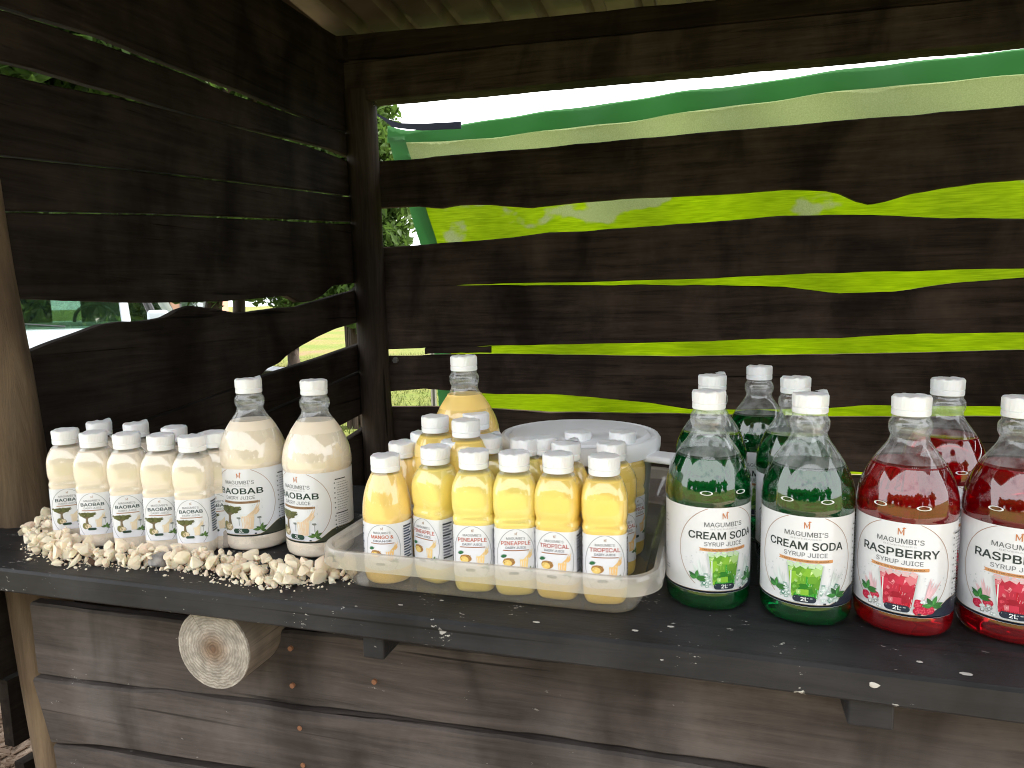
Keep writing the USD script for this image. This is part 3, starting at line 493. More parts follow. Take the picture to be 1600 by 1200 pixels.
def swoosh(A, w0, w1, hmax, col, edge):
    x = np.linspace(w0, w1, 40); t = np.clip((x-.028)/(w1*.5-.028), 0, 1); t = t*t*(3-2*t); top = .003+hmax*t
    A.poly(Polygon(np.vstack([np.c_[x, top], np.c_[x, np.full(40, .0004)][::-1]])), col, sub=.008); A.poly(Polygon(np.vstack([np.c_[x, top+.0006], np.c_[x, top][::-1]])), edge, sub=.008)
def art_2l(flavour):
    A = Art(); W = .135
    swoosh(A, -W, W, .020, INK['olive'] if flavour == 'baobab' else INK['navy'], (.55, .42, .25))
    ring(A, 0, .060, .060, .062, .0007, INK['brown'], .012, .1175)
    logo(A, .001, .1035, .0078, (.52, .19, .07)); A.text("MAGUMBI'S", 0, .0925, .0062, (.07, .08, .09), .052)
    A.text('BEVERAGES', 0, .0885, .0020, INK['lgrey'], .036)
    if flavour == 'cream': big, sub, bw = 'CREAM SODA', 'SYRUP JUICE', .094
    elif flavour == 'raspberry': big, sub, bw = 'RASPBERRY', 'SYRUP JUICE', .090
    elif flavour == 'mango': big, sub, bw = 'MANGO', 'DAIRY JUICE', .07
    else: big, sub, bw = 'BAOBAB', 'DAIRY JUICE', .080
    A.text(big, 0, .0755, .0098, (.02, .03, .03) if flavour != 'baobab' else (.012, .035, .028), bw, True); A.text(sub, 0, .0660, .0056, (.08, .09, .11), .052)
    banner(A, 0, .0605, .066, .0042, INK['tan'] if flavour != 'baobab' else (.32, .19, .10), .7, 'TASTE THE GOODNESS OF AFRICA')
    if flavour in ('cream', 'raspberry'):
        G = flavour == 'cream'; dk, md, lt = ((.005, .15, .01), (.03, .33, .02), (.26, .52, .04)) if G else ((.30, .002, .02), (.50, .002, .025), (.62, .035, .08))
        sp = (.70, .76, .76) if G else (.78, .50, .55)
        splash(A, -.030, .024, .022, 108, sp, 3); splash(A, .030, .022, .024, 60, sp, 4)
        if G:
            icebits(A, -.027, .010, .024, .016, (.06, .22, .16), 5, 26); icebits(A, .030, .008, .026, .020, (.06, .22, .16), 6, 28)
        else:
            for k, (a, b) in enumerate(((-.038, .015), (-.026, .019), (.022, .018), (.030, .010), (.023, .009), (.036, .011))):
                r_ = .0058; A.poly(blob(a, b, r_, r_, 20+k, .08), (.50, .01, .05))
                for q in range(9): A.poly(Point(a+r_*.75*math.cos(q*2.4)*math.sqrt(q/9), b+r_*.75*math.sin(q*2.4)*math.sqrt(q/9)).buffer(.0011, 4), (.66, .05+.02*(q % 3), .12))
            icebits(A, -.026, .007, .020, .008, (.20, .19, .20), 7, 14); icebits(A, .030, .018, .014, .008, (.45, .48, .45), 8, 10)
        cols = [(.03, .14, .03), (.05, .22, .05), (.02, .10, .03)]; mint(A, -.036, .024 if not G else .020, .013, cols, 9); mint(A, .038, .016, .014, cols, 10)
        iceglass(A, 0, .012, .042, .043, dk, md, lt, 11)
    else:
        if flavour == 'baobab':
            baobab_tree(A, -.022, .020, .040, 5); fruit(A, -.024, .017, .013, 9); jc = (.76, .56, .38)
        else: pineapple(A, -.022, .020, .016, 9); jc = (.82, .56, .14)
        juiceglass(A, .012, .013, .025, .027, jc, 12); mint(A, .032, .012, .012, [(.06, .13, .03), (.09, .18, .04), (.04, .10, .02)], 13)
        for k in (-.003, .031): A.poly(sbox(k, .02, k+.0008, .032), (.2, .22, .25)); A.poly(blob(k, .033, .004, .0016, 60), (.2, .22, .2))
    A.poly(LineString([(-.0095, .0105), (.0095, .0105)]).buffer(.0042, 6), INK['dgreen'] if flavour == 'baobab' else INK['navy']); A.text('2L', 0, .0081, .0050, INK['white'], .0085, True)
    A.text('PRODUCT OF SOUTH AFRICA', -.003, .0042, .0016, INK['lgrey'], .036); A.poly(sbox(.022, .0042, .0255, .0065), INK['black'])
    for sgn in (1, -1):
        u0 = .070 if sgn > 0 else -.108
        A.poly(sbox(u0-.003, .104, u0+.018, .1057), INK['black'])
        bars(A, u0, .099, .028, 12, .0042, .0009, INK['grey'], 30+sgn, sgn > 0); A.poly(sbox(u0-.003, .046, u0+.022, .0477), INK['black']); bars(A, u0, .0425, .030, 7, .0036, .0009, INK['grey'], 40+sgn, sgn > 0)
        for k in range(3): A.poly(Point(u0+.010*k*(sgn < 0)-.003, .014+.0045*k*(sgn > 0)).buffer(.0018, 4), INK['black'])
    return A
def art_small(flavour):
    A = Art(); s = .53
    ring(A, 0, .033, .0275, .041, .0006, (.20, .21, .22), .001, .0735)
    logo(A, .0005, .0655, .0034, (.35, .20, .12)); A.text("MAGUMBI'S", 0, .0592, .0034, (.10, .10, .12), .026)
    names = dict(baobab=('BAOBAB', (.012, .04, .05), .038), pineapple=('PINEAPPLE', (.50, .14, .11), .041), tropical=('TROPICAL', (.42, .08, .07), .041), mango=('MANGO &', (.50, .12, .05), .034))
    t, c, w = names[flavour]; A.text(t, 0, .0515, .0054, c, w, True)
    A.text('ORANGE' if flavour == 'mango' else 'DAIRY JUICE', 0, .0462, .0030, (.13, .14, .17), .028, flavour != 'baobab')
    banner(A, 0, .0435, .036, .0014, (.36, .17, .09), 1.2)
    if flavour == 'baobab':
        baobab_tree(A, -.011, .018, .026, 5); fruit(A, -.010, .0155, .0088, 9); juiceglass(A, .008, .013, .012, .016, (.76, .63, .46), 12); mint(A, .0185, .013, .0075, [(.06, .13, .03), (.09, .18, .04)], 13)
        A.poly(sbox(.0175, .02, .0181, .029), (.2, .22, .25)); A.poly(blob(.0177, .029, .003, .0012, 60), (.2, .22, .2))
    else:
        pineapple(A, -.010, .027, .0115, 9); juiceglass(A, .011, .016, .013, .017, (.82, .52, .20) if flavour != 'pineapple' else (.84, .60, .26), 12); mint(A, .018, .014, .007, [(.06, .13, .03), (.09, .18, .04)], 13)
    A.poly(LineString([(-.008, .0105), (.0015, .0105)]).buffer(.0021, 5), INK['dgreen'])
    nav = (.05, .075, .12) if flavour in ('baobab', 'mango') else (.20, .20, .24)
    for sgn in (1, -1):
        u0 = .033 if sgn > 0 else -.052
        for k in range(13): A.poly(sbox(u0, .066-.0042*k, u0+.017*(1-.15*(k % 3)), .0685-.0042*k), nav if k % 4 else INK['black'])
    return A

# ------------------------------------------------------------------ bottles
HL, RLG, CL = .6947*.42, .1374*.42, .0524*.42
HS, RSM, CS = .4814*.42, .0742*.42, .0515*.42
HM, RMG = .4505*.42, .0878*.42
def cap_mesh(r, h, seed, n=60):
    prof = [(r*.97, 0), (r, .0012), (r, h*.30), (r*.955, h*.33), (r*.99, h*.38), (r, h-.0022), (r*.97, h-.0006), (r*.90, h), (r*.5, h+.0007), (0.0002, h+.0010)]
    m = lathe(prof, n); v = np.array(m.vertices); a = np.arctan2(v[:, 1], v[:, 0]); side = (v[:, 2] > h*.36) & (v[:, 2] < h-.002)
    k = 1+np.where(side, .02*np.sign(np.sin(a*30)), 0); v[:, :2] *= k[:, None]
    top = v[:, 2] > h-.001; v[top, 2] += (meshkit.noise(np.c_[v[top, 0]*160, v[top, 1]*160, np.full(top.sum(), seed*1.)])-.35)*.0026
    m.vertices = v; return m
def flap_mesh(r, h, seed):
    g = np.random.default_rng(seed); a0 = g.uniform(-.3, 1.2); t = np.linspace(0, 1, 7); V = []
    for i in t:
        a = a0+i*1.3; V += [[r*1.005*math.cos(a), r*1.005*math.sin(a), h-.003], [r*.9*math.cos(a), r*.9*math.sin(a), h+.0035*math.sin(i*3.1)+.002*g.random()], [r*.55*math.cos(a), r*.55*math.sin(a), h+.0012]]
    f = []
    for i in range(6):
        for j in range(2): b = i*3+j; f += [[b, b+3, b+4], [b, b+4, b+1]]
    return trimesh.Trimesh(np.array(V), f, process=False)
PL_ = [(.0, .004), (.60, .0), (.86, .003), (.955, .018), (.985, .045), (.985, .085), (.97, .092), (.97, .495), (.985, .502), (1.0, .515), (.995, .545), (.965, .59), (.90, .635), (.80, .68), (.67, .725), (.53, .765), (.43, .795), (.385, .815), (.375, .828), (.405, .842), (.425, .858), (.425, .876), (.40, .892), (.365, .902), (.365, .93)]
def r_at(prof, z): p = np.asarray(prof); return np.interp(z, p[3:, 1], p[3:, 0])
def make_2l(key, flavour, liquid, level, misted, flap=0):
    T = kind_of(key); prof = np.array(PL_)*[RLG, HL]
    sp = spline(prof, 110); cut = level*HL
    lo, up = sp[sp[:, 1] <= cut+.004], sp[sp[:, 1] >= cut-.001]
    obj('bottle_wall', lathe(lo, 64), 'pet', T, smooth=True); obj('bottle_neck', lathe(up, 64), 'pet_misted' if misted else 'pet', T, smooth=True)
    inn = sp[sp[:, 1] <= cut]*[.988, 1]+[0, .0009]; inn[:, 0] = np.maximum(inn[:, 0], .0001)
    rt = inn[-1, 0]; liq = np.vstack([inn, [[rt*.985, cut+.0004], [rt*.6, cut], [.0001, cut]]])
    obj('juice', lathe(liq, 64), liquid, T, smooth=50)
    hc = HL*.082; c = obj('cap', (lambda m: (m.apply_translation((0, 0, HL-hc-.001)), m)[1])(cap_mesh(CL, hc, len(key))), 'cap_white', T, smooth=40)
    if flap: fm = flap_mesh(CL, HL, flap); obj('seal_flap', fm, 'cap_white', c, smooth=True)
    # label round the body
    lr = RLG*.97+.0004; z0, z1 = .0945*HL, .4925*HL; n = 72; th = np.linspace(-2.45, 2.45, n)-math.pi/2
    V = np.vstack([np.c_[lr*np.cos(th), lr*np.sin(th), np.full(n, z)] for z in (z0, z1)]); f = [[i, i+1, n+i+1] for i in range(n-1)]+[[i, n+i+1, n+i] for i in range(n-1)]
    lb = obj('label', trimesh.Trimesh(V, f, process=False), 'label_paper', T, smooth=True)
    sc = (z1-z0)/.1185
    def shape(A):
        A2 = Art(); A2.parts = [(v*[1, sc], f_, c_, k) for v, f_, c_, k in A.parts]; V, Fc, C = A2.bend(lr, .00025, .000006); V[:, 2] += z0; return V, Fc, C
    print_mesh(lb, art_2l(flavour), shape)
    if liquid.startswith('syrup'):
        for s in (-1, 1):  # white rings modelled in place of bright ring-shaped reflections on the bottle
            zc = .56*HL; rr = r_at(PL_, .56)*RLG; an = -math.pi/2+s*.42; tr = trimesh.creation.torus(.0058, .0009, major_sections=24, minor_sections=6)
            tr.apply_transform(np.diag([1.25, .42, .6, 1])); tr.apply_transform(trimesh.transformations.rotation_matrix(math.pi/2-.35, [1, 0, 0])); tr.apply_transform(trimesh.transformations.rotation_matrix(an+math.pi/2, [0, 0, 1])); tr.apply_translation((rr*math.cos(an), rr*math.sin(an), zc)); obj('embossed_ring', tr, 'lid_plastic', T, smooth=True)
    return T
PS_ = [(.0, .006), (.55, .0), (.80, .004), (.93, .03), (.98, .08), (.985, .115), (.97, .122), (.97, .495), (.985, .502), (1.0, .515), (1.0, .53), (.955, .545), (.95, .56), (.99, .585), (1.02, .64), (1.02, .70), (.99, .75), (.92, .79), (.80, .83), (.68, .858), (.60, .875), (.575, .89), (.575, .93)]
PM_ = [(.0, .006), (.60, .0), (.84, .004), (.95, .03), (.985, .08), (.985, .115), (.975, .122), (.975, .495), (.99, .502), (1.0, .53), (.99, .58), (.96, .64), (.90, .70), (.81, .76), (.70, .81), (.60, .85), (.53, .875), (.49, .89), (.49, .93)]
def sq_lathe(prof, H, R, n=64, square=.62):
    """rounded-square body that turns round towards the neck"""
    a = np.linspace(0, 2*np.pi, n, endpoint=False); rows = []
    for r, z in prof:
        k = np.clip((.90-z/H)/.18, 0, 1)*square; k = k*(1 if r > .3*R else .6)
        p = 2+3.0*k; q = (np.abs(np.cos(a))**p+np.abs(np.sin(a))**p)**(-1/p); rows.append(np.c_[r*q*np.cos(a), r*q*np.sin(a), np.full(n, z)])
    return grid_tube(np.vstack(rows), len(prof), n), None
def sq_r(R, th, square=.62): p = 2+3*square; return R*(np.abs(np.cos(th))**p+np.abs(np.sin(th))**p)**(-1/p)
def make_small(key, flavour, liquid, round_=False, flap=0):
    T = kind_of(key); P, H, R = (PM_, HM, RMG) if round_ else (PS_, HS, RSM); sq = 0 if round_ else .55; lvl = (.845 if not round_ else .86)-.007*flap
    sp = spline(np.array(P)*[R, H], 80); cut = lvl*H
    lo, up = sp[sp[:, 1] <= cut+.003], sp[sp[:, 1] >= cut-.001]
    obj('bottle_wall', sq_lathe(lo, H, R, square=sq)[0], 'pet', T, smooth=True); obj('bottle_neck', sq_lathe(up, H, R, square=sq)[0], 'pet_misted', T, smooth=True)
    inn = sp[sp[:, 1] <= cut]*[.985, 1]+[0, .0006]; inn[:, 0] = np.maximum(inn[:, 0], .0001); liq = np.vstack([inn, [[inn[-1, 0]*.6, cut+.0006], [.0001, cut+.0006]]])
    obj('juice', sq_lathe(liq, H, R, square=sq)[0], liquid, T, smooth=50)
    hc = H*.122; m = cap_mesh(CS, hc, len(key)); m.apply_translation((0, 0, H-hc-.001)); c = obj('cap', m, 'cap_white', T, smooth=40)
    if flap: obj('seal_flap', flap_mesh(CS, H, flap), 'cap_white', c, smooth=True)
    k = .975 if round_ else .97; z0, z1 = .125*H, .4925*H; n = 90; th = np.linspace(-1.95, 1.95, n)-math.pi/2
    rr = sq_r(R*k, th, sq)+.0005; V = np.vstack([np.c_[rr*np.cos(th), rr*np.sin(th), np.full(n, z)] for z in (z0, z1)]); f = [[i, i+1, n+i+1] for i in range(n-1)]+[[i, n+i+1, n+i] for i in range(n-1)]
    lb = obj('label', trimesh.Trimesh(V, f, process=False), 'label_paper', T, smooth=True)
    # arc length along the rounded-square section, so that the print lies flat on it
    tt = np.linspace(-2.2, 2.2, 400)-math.pi/2; cr = sq_r(R*k, tt, sq)+.0005; xy = np.c_[cr*np.cos(tt), cr*np.sin(tt)]; s = np.r_[0, np.cumsum(np.hypot(*np.diff(xy, axis=0).T))]; s -= np.interp(-math.pi/2, tt, s)
    sc = (z1-z0)/.0745
    def shape(A):
        V, Fc, C, at = [], [], [], 0
        for v, f_, c_, kk in A.parts:
            t_ = np.interp(v[:, 0], s, tt); r_ = sq_r(R*k, t_, sq)+.00075+.000006*kk; V.append(np.c_[r_*np.cos(t_), r_*np.sin(t_), z0+v[:, 1]*sc]); Fc.append(f_+at); at += len(v); C.append(np.tile(c_, (len(v), 1)))
        V, Fc, C = np.vstack(V), np.vstack(Fc), np.vstack(C); fn = np.cross(V[Fc[:, 1]]-V[Fc[:, 0]], V[Fc[:, 2]]-V[Fc[:, 0]]); cen = V[Fc].mean(1); bad = (fn[:, :2]*cen[:, :2]).sum(1) < 0; Fc[bad] = Fc[bad][:, ::-1]; return V, Fc, C
    print_mesh(lb, art_small(flavour), shape)
    return T
K = {}
for fl in (0, 3):
    sfx = '_torn' if fl else ''
    K['big_baobab'+sfx] = make_2l('big_baobab'+sfx, 'baobab', 'juice_baobab', .765-.004*fl, True, fl)
    K['cream_soda'+sfx] = make_2l('cream_soda'+sfx, 'cream', 'syrup_green', .70-.006*fl, True, fl)
    K['small_baobab'+sfx] = make_small('small_baobab'+sfx, 'baobab', 'juice_baobab', flap=fl)
    K['pineapple'+sfx] = make_small('pineapple'+sfx, 'pineapple', 'juice_pineapple', flap=fl)
    K['tropical'+sfx] = make_small('tropical'+sfx, 'tropical', 'juice_tropical', flap=fl)
K['raspberry'] = make_2l('raspberry', 'raspberry', 'syrup_red', .71, True)
K['big_mango'] = make_2l('big_mango', 'mango', 'juice_mango', .78, True)
K['mango'] = make_small('mango', 'mango', 'juice_mango', True)
TRAYZ = SHELF+.0045; RISE = SHELF+.036
def bottle(name, kind, cap_px, H, base, off, label, group, cat='bottle'):
    p = atz(*cap_px, base+H-.0005); rz = math.atan2(-p[0], p[1])+math.radians(off)
    return copy(name, K[kind], label, cat, (p[0], p[1], base+.0005), rz, group, tilt=(float(RNG.normal(0, .35)), float(RNG.normal(0, .35)), 0))
GB, GBB, GT, GC, GR = 'small baobab juice bottles', 'two litre baobab juice bottles', 'small juice bottles in the clear tray', 'two litre green syrup bottles', 'two litre red syrup bottles'
for k, (c, off, lab, kd) in enumerate([
    ((101, 671), -12, 'small cream baobab juice bottle, leftmost of the front row', ''), ((146, 675), -22, 'small cream baobab juice bottle, second from the left in the front row', ''), ((198, 677), -16, 'small cream baobab juice bottle in the middle of the front row', ''),
    ((249, 679), -18, 'small cream baobab juice bottle, fourth from the left in the front row', ''), ((300, 681), -20, 'small cream baobab juice bottle at the right end of its front row', '_torn'), ((154, 659), -10, 'small baobab juice bottle in the back row behind the second front one', '_torn'),
    ((213, 661), -10, 'small baobab juice bottle in the back row behind the middle one', '_torn'), ((271, 667), -10, 'small baobab juice bottle almost hidden behind the fourth front one', ''), ((334, 675), -10, 'small baobab juice bottle peeping out beside the big baobab bottle', '')]):
    bottle('juice_bottle', 'small_baobab'+kd, c, HS, SHELF, off, lab, GB)
bottle('large_juice_bottle', 'big_baobab_torn', (388, 592), HL, SHELF, -28, 'two litre cream baobab juice bottle beside the small bottles', GBB)
bottle('large_juice_bottle', 'big_baobab', (488, 594), HL, SHELF, -41, 'two litre cream baobab juice bottle beside the clear tray', GBB)
TR = [('mango', (601, 711), -15, 'round small mango juice bottle at the left front corner of the tray'), ('pineapple', (680, 697), -44, 'small pineapple juice bottle right of the mango bottle in the front row'), ('pineapple', (740, 704), -10, 'small pineapple juice bottle, third bottle of the front row in the tray'), ('pineapple', (803, 706), 0, 'small pineapple juice bottle, last yellow one before the tropical bottles'),
    ('tropical', (872, 709), -13, 'small tropical juice bottle beside the pineapple bottles in front'), ('tropical', (945, 712), 0, 'small tropical juice bottle at the right front corner of the tray'),
    ('mango', (629, 690), 5, 'small mango juice bottle behind the round front mango bottle'), ('tropical_torn', (661, 675), 10, 'small juice bottle with torn cap seal in the third row at the left'), ('pineapple', (711, 688), 20, 'small juice bottle squeezed behind the first pineapple bottle'), ('pineapple_torn', (763, 681), 10, 'small pineapple bottle with crumpled cap behind the third front bottle'), ('pineapple', (819, 685), 0, 'small pineapple juice bottle in the second row behind the last yellow one'),
    ('tropical', (850, 682), 30, 'small juice bottle mostly hidden between second and third rows in the middle'), ('tropical_torn', (884, 691), 10, 'small tropical juice bottle with torn seal in the second row'), ('tropical', (901, 674), -20, 'small tropical juice bottle in the third row before the white lid'), ('tropical', (956, 691), 40, 'small tropical juice bottle behind the right front one'), ('tropical', (972, 674), 50, 'small tropical juice bottle at the right end of the third row')]
for kd, c, off, lab in TR:
    bottle('juice_bottle', kd, c, HM if kd == 'mango' and c[0] < 640 else HS, TRAYZ, off, lab, GT)
for kd, c, off, lab in (('tropical', (679, 650), 20, 'small orange juice bottle on the riser left before the big mango bottle'), ('tropical', (727, 656), 10, 'small orange juice bottle on the riser in front of the big mango bottle'), ('tropical', (744, 645), 0, 'small orange juice bottle on the riser touching the right of the big mango bottle')):
    bottle('juice_bottle', kd, c, HS, RISE, off, lab, GT)
bottle('large_juice_bottle', 'big_mango', (725, 556), HL, RISE, 0, 'two litre orange mango juice bottle standing tallest behind the small bottles', None)
for kd, c, off, lab in (('cream_soda', (1110, 610), 22, 'two litre green cream soda bottle at the left front of its group'), ('cream_soda_torn', (1267, 615), 0, 'two litre green cream soda bottle beside the raspberry bottles'),
    ('cream_soda_torn', (1111, 586), 10, 'two litre green bottle hidden behind the left front cream soda bottle'), ('cream_soda', (1188, 572), 0, 'two litre green bottle furthest back between the cream soda bottles'), ('cream_soda', (1247, 589), 5, 'two litre green bottle behind the right cream soda bottle')):
    bottle('large_syrup_bottle', kd, c, HL, SHELF, off, lab, GC)
for c, off, lab in (((1425, 618), -5, 'two litre red raspberry bottle in front, beside the green bottles'), ((1480, 591), 0, 'two litre red raspberry bottle standing behind the other two'), ((1601, 620), 4, 'two litre red raspberry bottle cut by the right edge of the photo')):
    bottle('large_syrup_bottle', 'raspberry', c, HL, SHELF, off, lab, GR)

# ------------------------------------------------------------------ tray, riser, tub
tz = SHELF+.068
A_, B_ = atz(502, 856, tz), atz(1028, 908, tz)
tx0, tx1, ty0 = A_[0]-.012, B_[0], (A_[1]+B_[1])/2-.004; ty1 = ty0+.60; cx, cyy = (tx0+tx1)/2, (ty0+ty1)/2; tw, td = tx1-tx0, ty1-ty0
def rrect(w, d, r, n=8):
    r = min(r, w/2-.001, d/2-.001); pts = []
    for (sx, sy, a0) in ((1, 1, 0), (-1, 1, 90), (-1, -1, 180), (1, -1, 270)):
        for k in range(n+1): a = math.radians(a0+90*k/n); pts.append((sx*(w/2-r)+r*math.cos(a), sy*(d/2-r)+r*math.sin(a)))
    return np.array(pts)
def loft(rings):
    n = len(rings[0][0]); return grid_tube(np.vstack([np.c_[p, np.full(n, z)] for p, z in rings]), len(rings), n)
tray = thing('storage_tray', 'clear plastic tray with wide rolled rim holding the yellow juice bottles', 'tray', (cx, cyy, SHELF))
i = .028
wall = [(rrect(.02, .02, .009), .0035), (rrect(tw-2*i-.05, td-2*i-.05, .03), .003), (rrect(tw-2*i-.02, td-2*i-.02, .03), .0025), (rrect(tw-2*i-.006, td-2*i-.006, .035), .006), (rrect(tw-2*i+.002, td-2*i+.002, .038), .014), (rrect(tw-.022, td-.022, .045), .044), (rrect(tw-.020, td-.020, .046), .064)]
obj('tray_wall', loft(wall), 'tray_plastic', tray, smooth=40)
rim = [(rrect(tw-.020, td-.020, .046), .064), (rrect(tw-.016, td-.016, .047), .0672), (rrect(tw-.004, td-.004, .050), .068), (rrect(tw, td, .052), .066), (rrect(tw+.003, td+.003, .053), .058), (rrect(tw+.005, td+.005, .054), .043), (rrect(tw+.001, td+.001, .052), .042)]
obj('rim', loft(rim), 'rim_plastic', tray, smooth=40)
rp = atz(722, 640, RISE); obj('wooden_riser', rbox(.20, .20, RISE-TRAYZ, .004, (rp[0]-.0, atz(725, 556, RISE+HL)[1]-.01, (RISE+TRAYZ)/2)), 'pale_wood', label='short pale plank in the tray lifting the big mango bottle', cat='plank')
lz = SHELF+.19; tc_ = atz(905, 676, lz); TRD = .5*250/F*float(np.dot(tc_-EYE, F_))
tub = thing('food_tub', 'frosted round plastic tub with white snap lid behind the juice bottles', 'tub', (tc_[0], tc_[1], TRAYZ))
zt = lz-TRAYZ
obj('tub_wall', lathe([(.001, .002), (TRD*.78, .0), (TRD*.82, .006), (TRD*.90, zt-.03), (TRD*.94, zt-.026), (TRD*.94, zt-.012)], 64), 'tub_plastic', tub, smooth=40)
lid = obj('lid', lathe([(TRD*.95, zt-.028), (TRD*.985, zt-.026), (TRD*1.0, zt-.016), (TRD*1.0, zt-.006), (TRD*.97, zt), (TRD*.93, zt+.001), (TRD*.91, zt-.002), (TRD*.89, zt-.004), (TRD*.87, zt-.002), (TRD*.84, zt+.003), (.45*TRD, zt+.006), (.001, zt+.007)], 72), 'lid_plastic', tub, smooth=40)
ta = math.atan2(-tc_[1], -tc_[0])+1.05
ear = rbox(.05, .045, .012, .005); ear.apply_transform(trimesh.transformations.rotation_matrix(ta, [0, 0, 1])); ear.apply_translation((TRD*1.10*math.cos(ta), TRD*1.10*math.sin(ta), zt-.026)); obj('clip_handle', ear, 'lid_plastic', tub, smooth=40)

# ------------------------------------------------------------------ baobab pulp chunks
def chunk(s, seed):
    g = np.random.default_rng(seed); p = g.normal(size=(13, 3)); p /= np.linalg.norm(p, axis=1, keepdims=True); p *= (.8+.3*g.random((13, 1)))
    p *= s/2*np.array([1.15, .9, .78])*(.85+.3*g.random(3)); m = trimesh.convex.convex_hull(p); m = m.subdivide(); v = np.array(m.vertices); v *= 1+(meshkit.noise(v/s*3.2+seed)[:, None]-.5)*.22
    m = trimesh.Trimesh(v, m.faces); trimesh.smoothing.filter_laplacian(m, lamb=.4, iterations=1); m.apply_transform(trimesh.transformations.random_rotation_matrix(g.random(3))); return m
bott = [(p.GetAttribute('xformOp:translate').Get(), RLG if 'large' in p.GetName() else RSM) for p in stage.GetPrimAtPath('/World').GetChildren() if 'bottle' in p.GetName()]
pile = Polygon([(38, 838), (72, 822), (100, 836), (122, 862), (200, 868), (330, 876), (372, 884), (430, 886), (505, 900), (548, 880), (556, 905), (520, 912), (410, 922), (350, 908), (300, 897), (200, 888), (90, 884), (42, 868)])
placed = []; seed = 100
minx, miny, maxx, maxy = pile.bounds; tries = 0
specials = {(250, 886): ('grey_stone', .036, 'grey chalky stone among the cream chunks', 'stone'), (143, 884): ('brown_husk', .017, 'small brown husk piece at the front of the cream pile', 'husk')}
def drop(px, py, s, maxz):
    p = atz(px, py, SHELF); r = s*.42
    for b, br in bott:
        if math.hypot(p[0]-b[0], p[1]-b[1]) < br+r*.95: return None
    z = SHELF+r*.80
    for q, qr in placed:
        d = math.hypot(p[0]-q[0], p[1]-q[1])
        if d < (r+qr)*.80: z = max(z, q[2]+math.sqrt(max(((r+qr)*.80)**2-d*d, 0)))
    return None if z > SHELF+maxz else np.array([p[0], p[1], z])
for (px, py), (mt, s, lab, c) in specials.items():
    p = drop(px, py, s, .1); m = chunk(s, seed); seed += 1
    if p is None: p = atz(px, py, SHELF)+[0, 0, s*.35]
    pr = usdkit.mesh(stage, numbered('/World', c), m, M[mt], smooth=25); pr.AddTranslateOp().Set(Gf.Vec3d(*p)); meta(pr, lab, c); placed.append((p, s*.42))
while len(placed) < 295 and tries < 9000:
    tries += 1; px, py = RNG.uniform(minx, maxx), RNG.uniform(miny, maxy)
    if not pile.contains(Point(px, py)): continue
    s = float(np.clip(RNG.normal(.0195, .0065), .009, .036)); p = drop(px, py, s, .030 if px < 140 else .024)
    if p is None: continue
    m = chunk(s, seed); seed += 1; pr = usdkit.mesh(stage, numbered('/World', 'pulp_chunk'), m, M['pulp'], smooth=28); pr.AddTranslateOp().Set(Gf.Vec3d(*p))
    meta(pr, 'cream dried baobab pulp chunk in the loose pile before the baobab bottles', 'pulp chunk', 'baobab pulp chunks on the shelf'); placed.append((p, s*.42))

n = 0; cv, cf = [], []; base_i = trimesh.creation.icosahedron(); g = np.random.default_rng(55)
wide = pile.buffer(9)
while n < 1100:
    px, py = g.uniform(minx-14, maxx+10), g.uniform(miny-8, maxy+16)
    if not wide.contains(Point(px, py)) or (not pile.contains(Point(px, py)) and g.random() < .82): continue
    p = atz(px, py, SHELF); r = float(np.clip(g.lognormal(-6.55, .5), .0006, .0040))
    if any(math.hypot(p[0]-b[0], p[1]-b[1]) < br for b, br in bott): continue
    v = np.array(base_i.vertices)*r*g.uniform(.6, 1.3, (12, 1))*[1, 1, .7]+p+[0, 0, r*.45]; cf.append(base_i.faces+12*n); cv.append(v); n += 1
obj('pulp_crumbs', trimesh.Trimesh(np.vstack(cv), np.vstack(cf), process=False), 'pulp', label='fine cream crumbs and powder scattered under the pulp pile', cat='crumbs', kind='stuff')

# ------------------------------------------------------------------ tarp behind the stall
TY = BACKY+.42
tarp = thing('green_tarp', 'bright green translucent tarp with dark green hem hanging behind the stall', 'tarp')
left = np.array([(606, 205), (634, 290), (662, 382), (680, 540), (690, 640), (696, 720)], float)
def tgrid(fx, top, bot, n, m, off):
    V = []
    for i in range(n):
        for j in range(m):
            P = aty(*fx(i/(n-1), j/(m-1)), TY); P = P+[0, off+-.01+.009*math.sin(P[0]*3.1+P[2]*2.0)+.012*math.sin(P[0]*9+P[2]*6+1.5*math.sin(P[0]*2.3))+.006*math.sin(P[0]*23-P[2]*17), 0]; V.append(P)
    V = np.array(V); f = []
    for i in range(n-1):
        for j in range(m-1): a = i*m+j; f += [[a, a+1, a+m+1], [a, a+m+1, a+m]]
    k = len(V); V2 = np.vstack([V, V+[0, .002, 0]]); return trimesh.Trimesh(V2, np.vstack([f, np.array(f)[:, ::-1]+k]), process=False)
topy = lambda x: np.interp(x, [600, 640, 720, 875, 1000, 1100, 1187, 1300, 1412, 1600, 2000], [196, 206, 194, 173, 155, 142, 131, 115, 98, 79, 40])
hemy = lambda x: np.interp(x, [600, 642, 762, 875, 1000, 1150, 1326, 1469, 1600, 2000], [222, 222, 214, 201, 186, 165, 142, 126, 115, 78])
lx = lambda y: np.interp(y, left[:, 1], left[:, 0])
def panel(a, b):
    y0 = hemy(640+a*1360); y = y0+(740-y0)*b; x0 = lx(y)+23; return (x0+(1990-x0)*a, (hemy(x0+(1990-x0)*a)+(740-hemy(x0+(1990-x0)*a))*b))
obj('tarp_panel', tgrid(panel, 0, 0, 120, 40, 0), 'tarp_green', tarp, smooth=True)
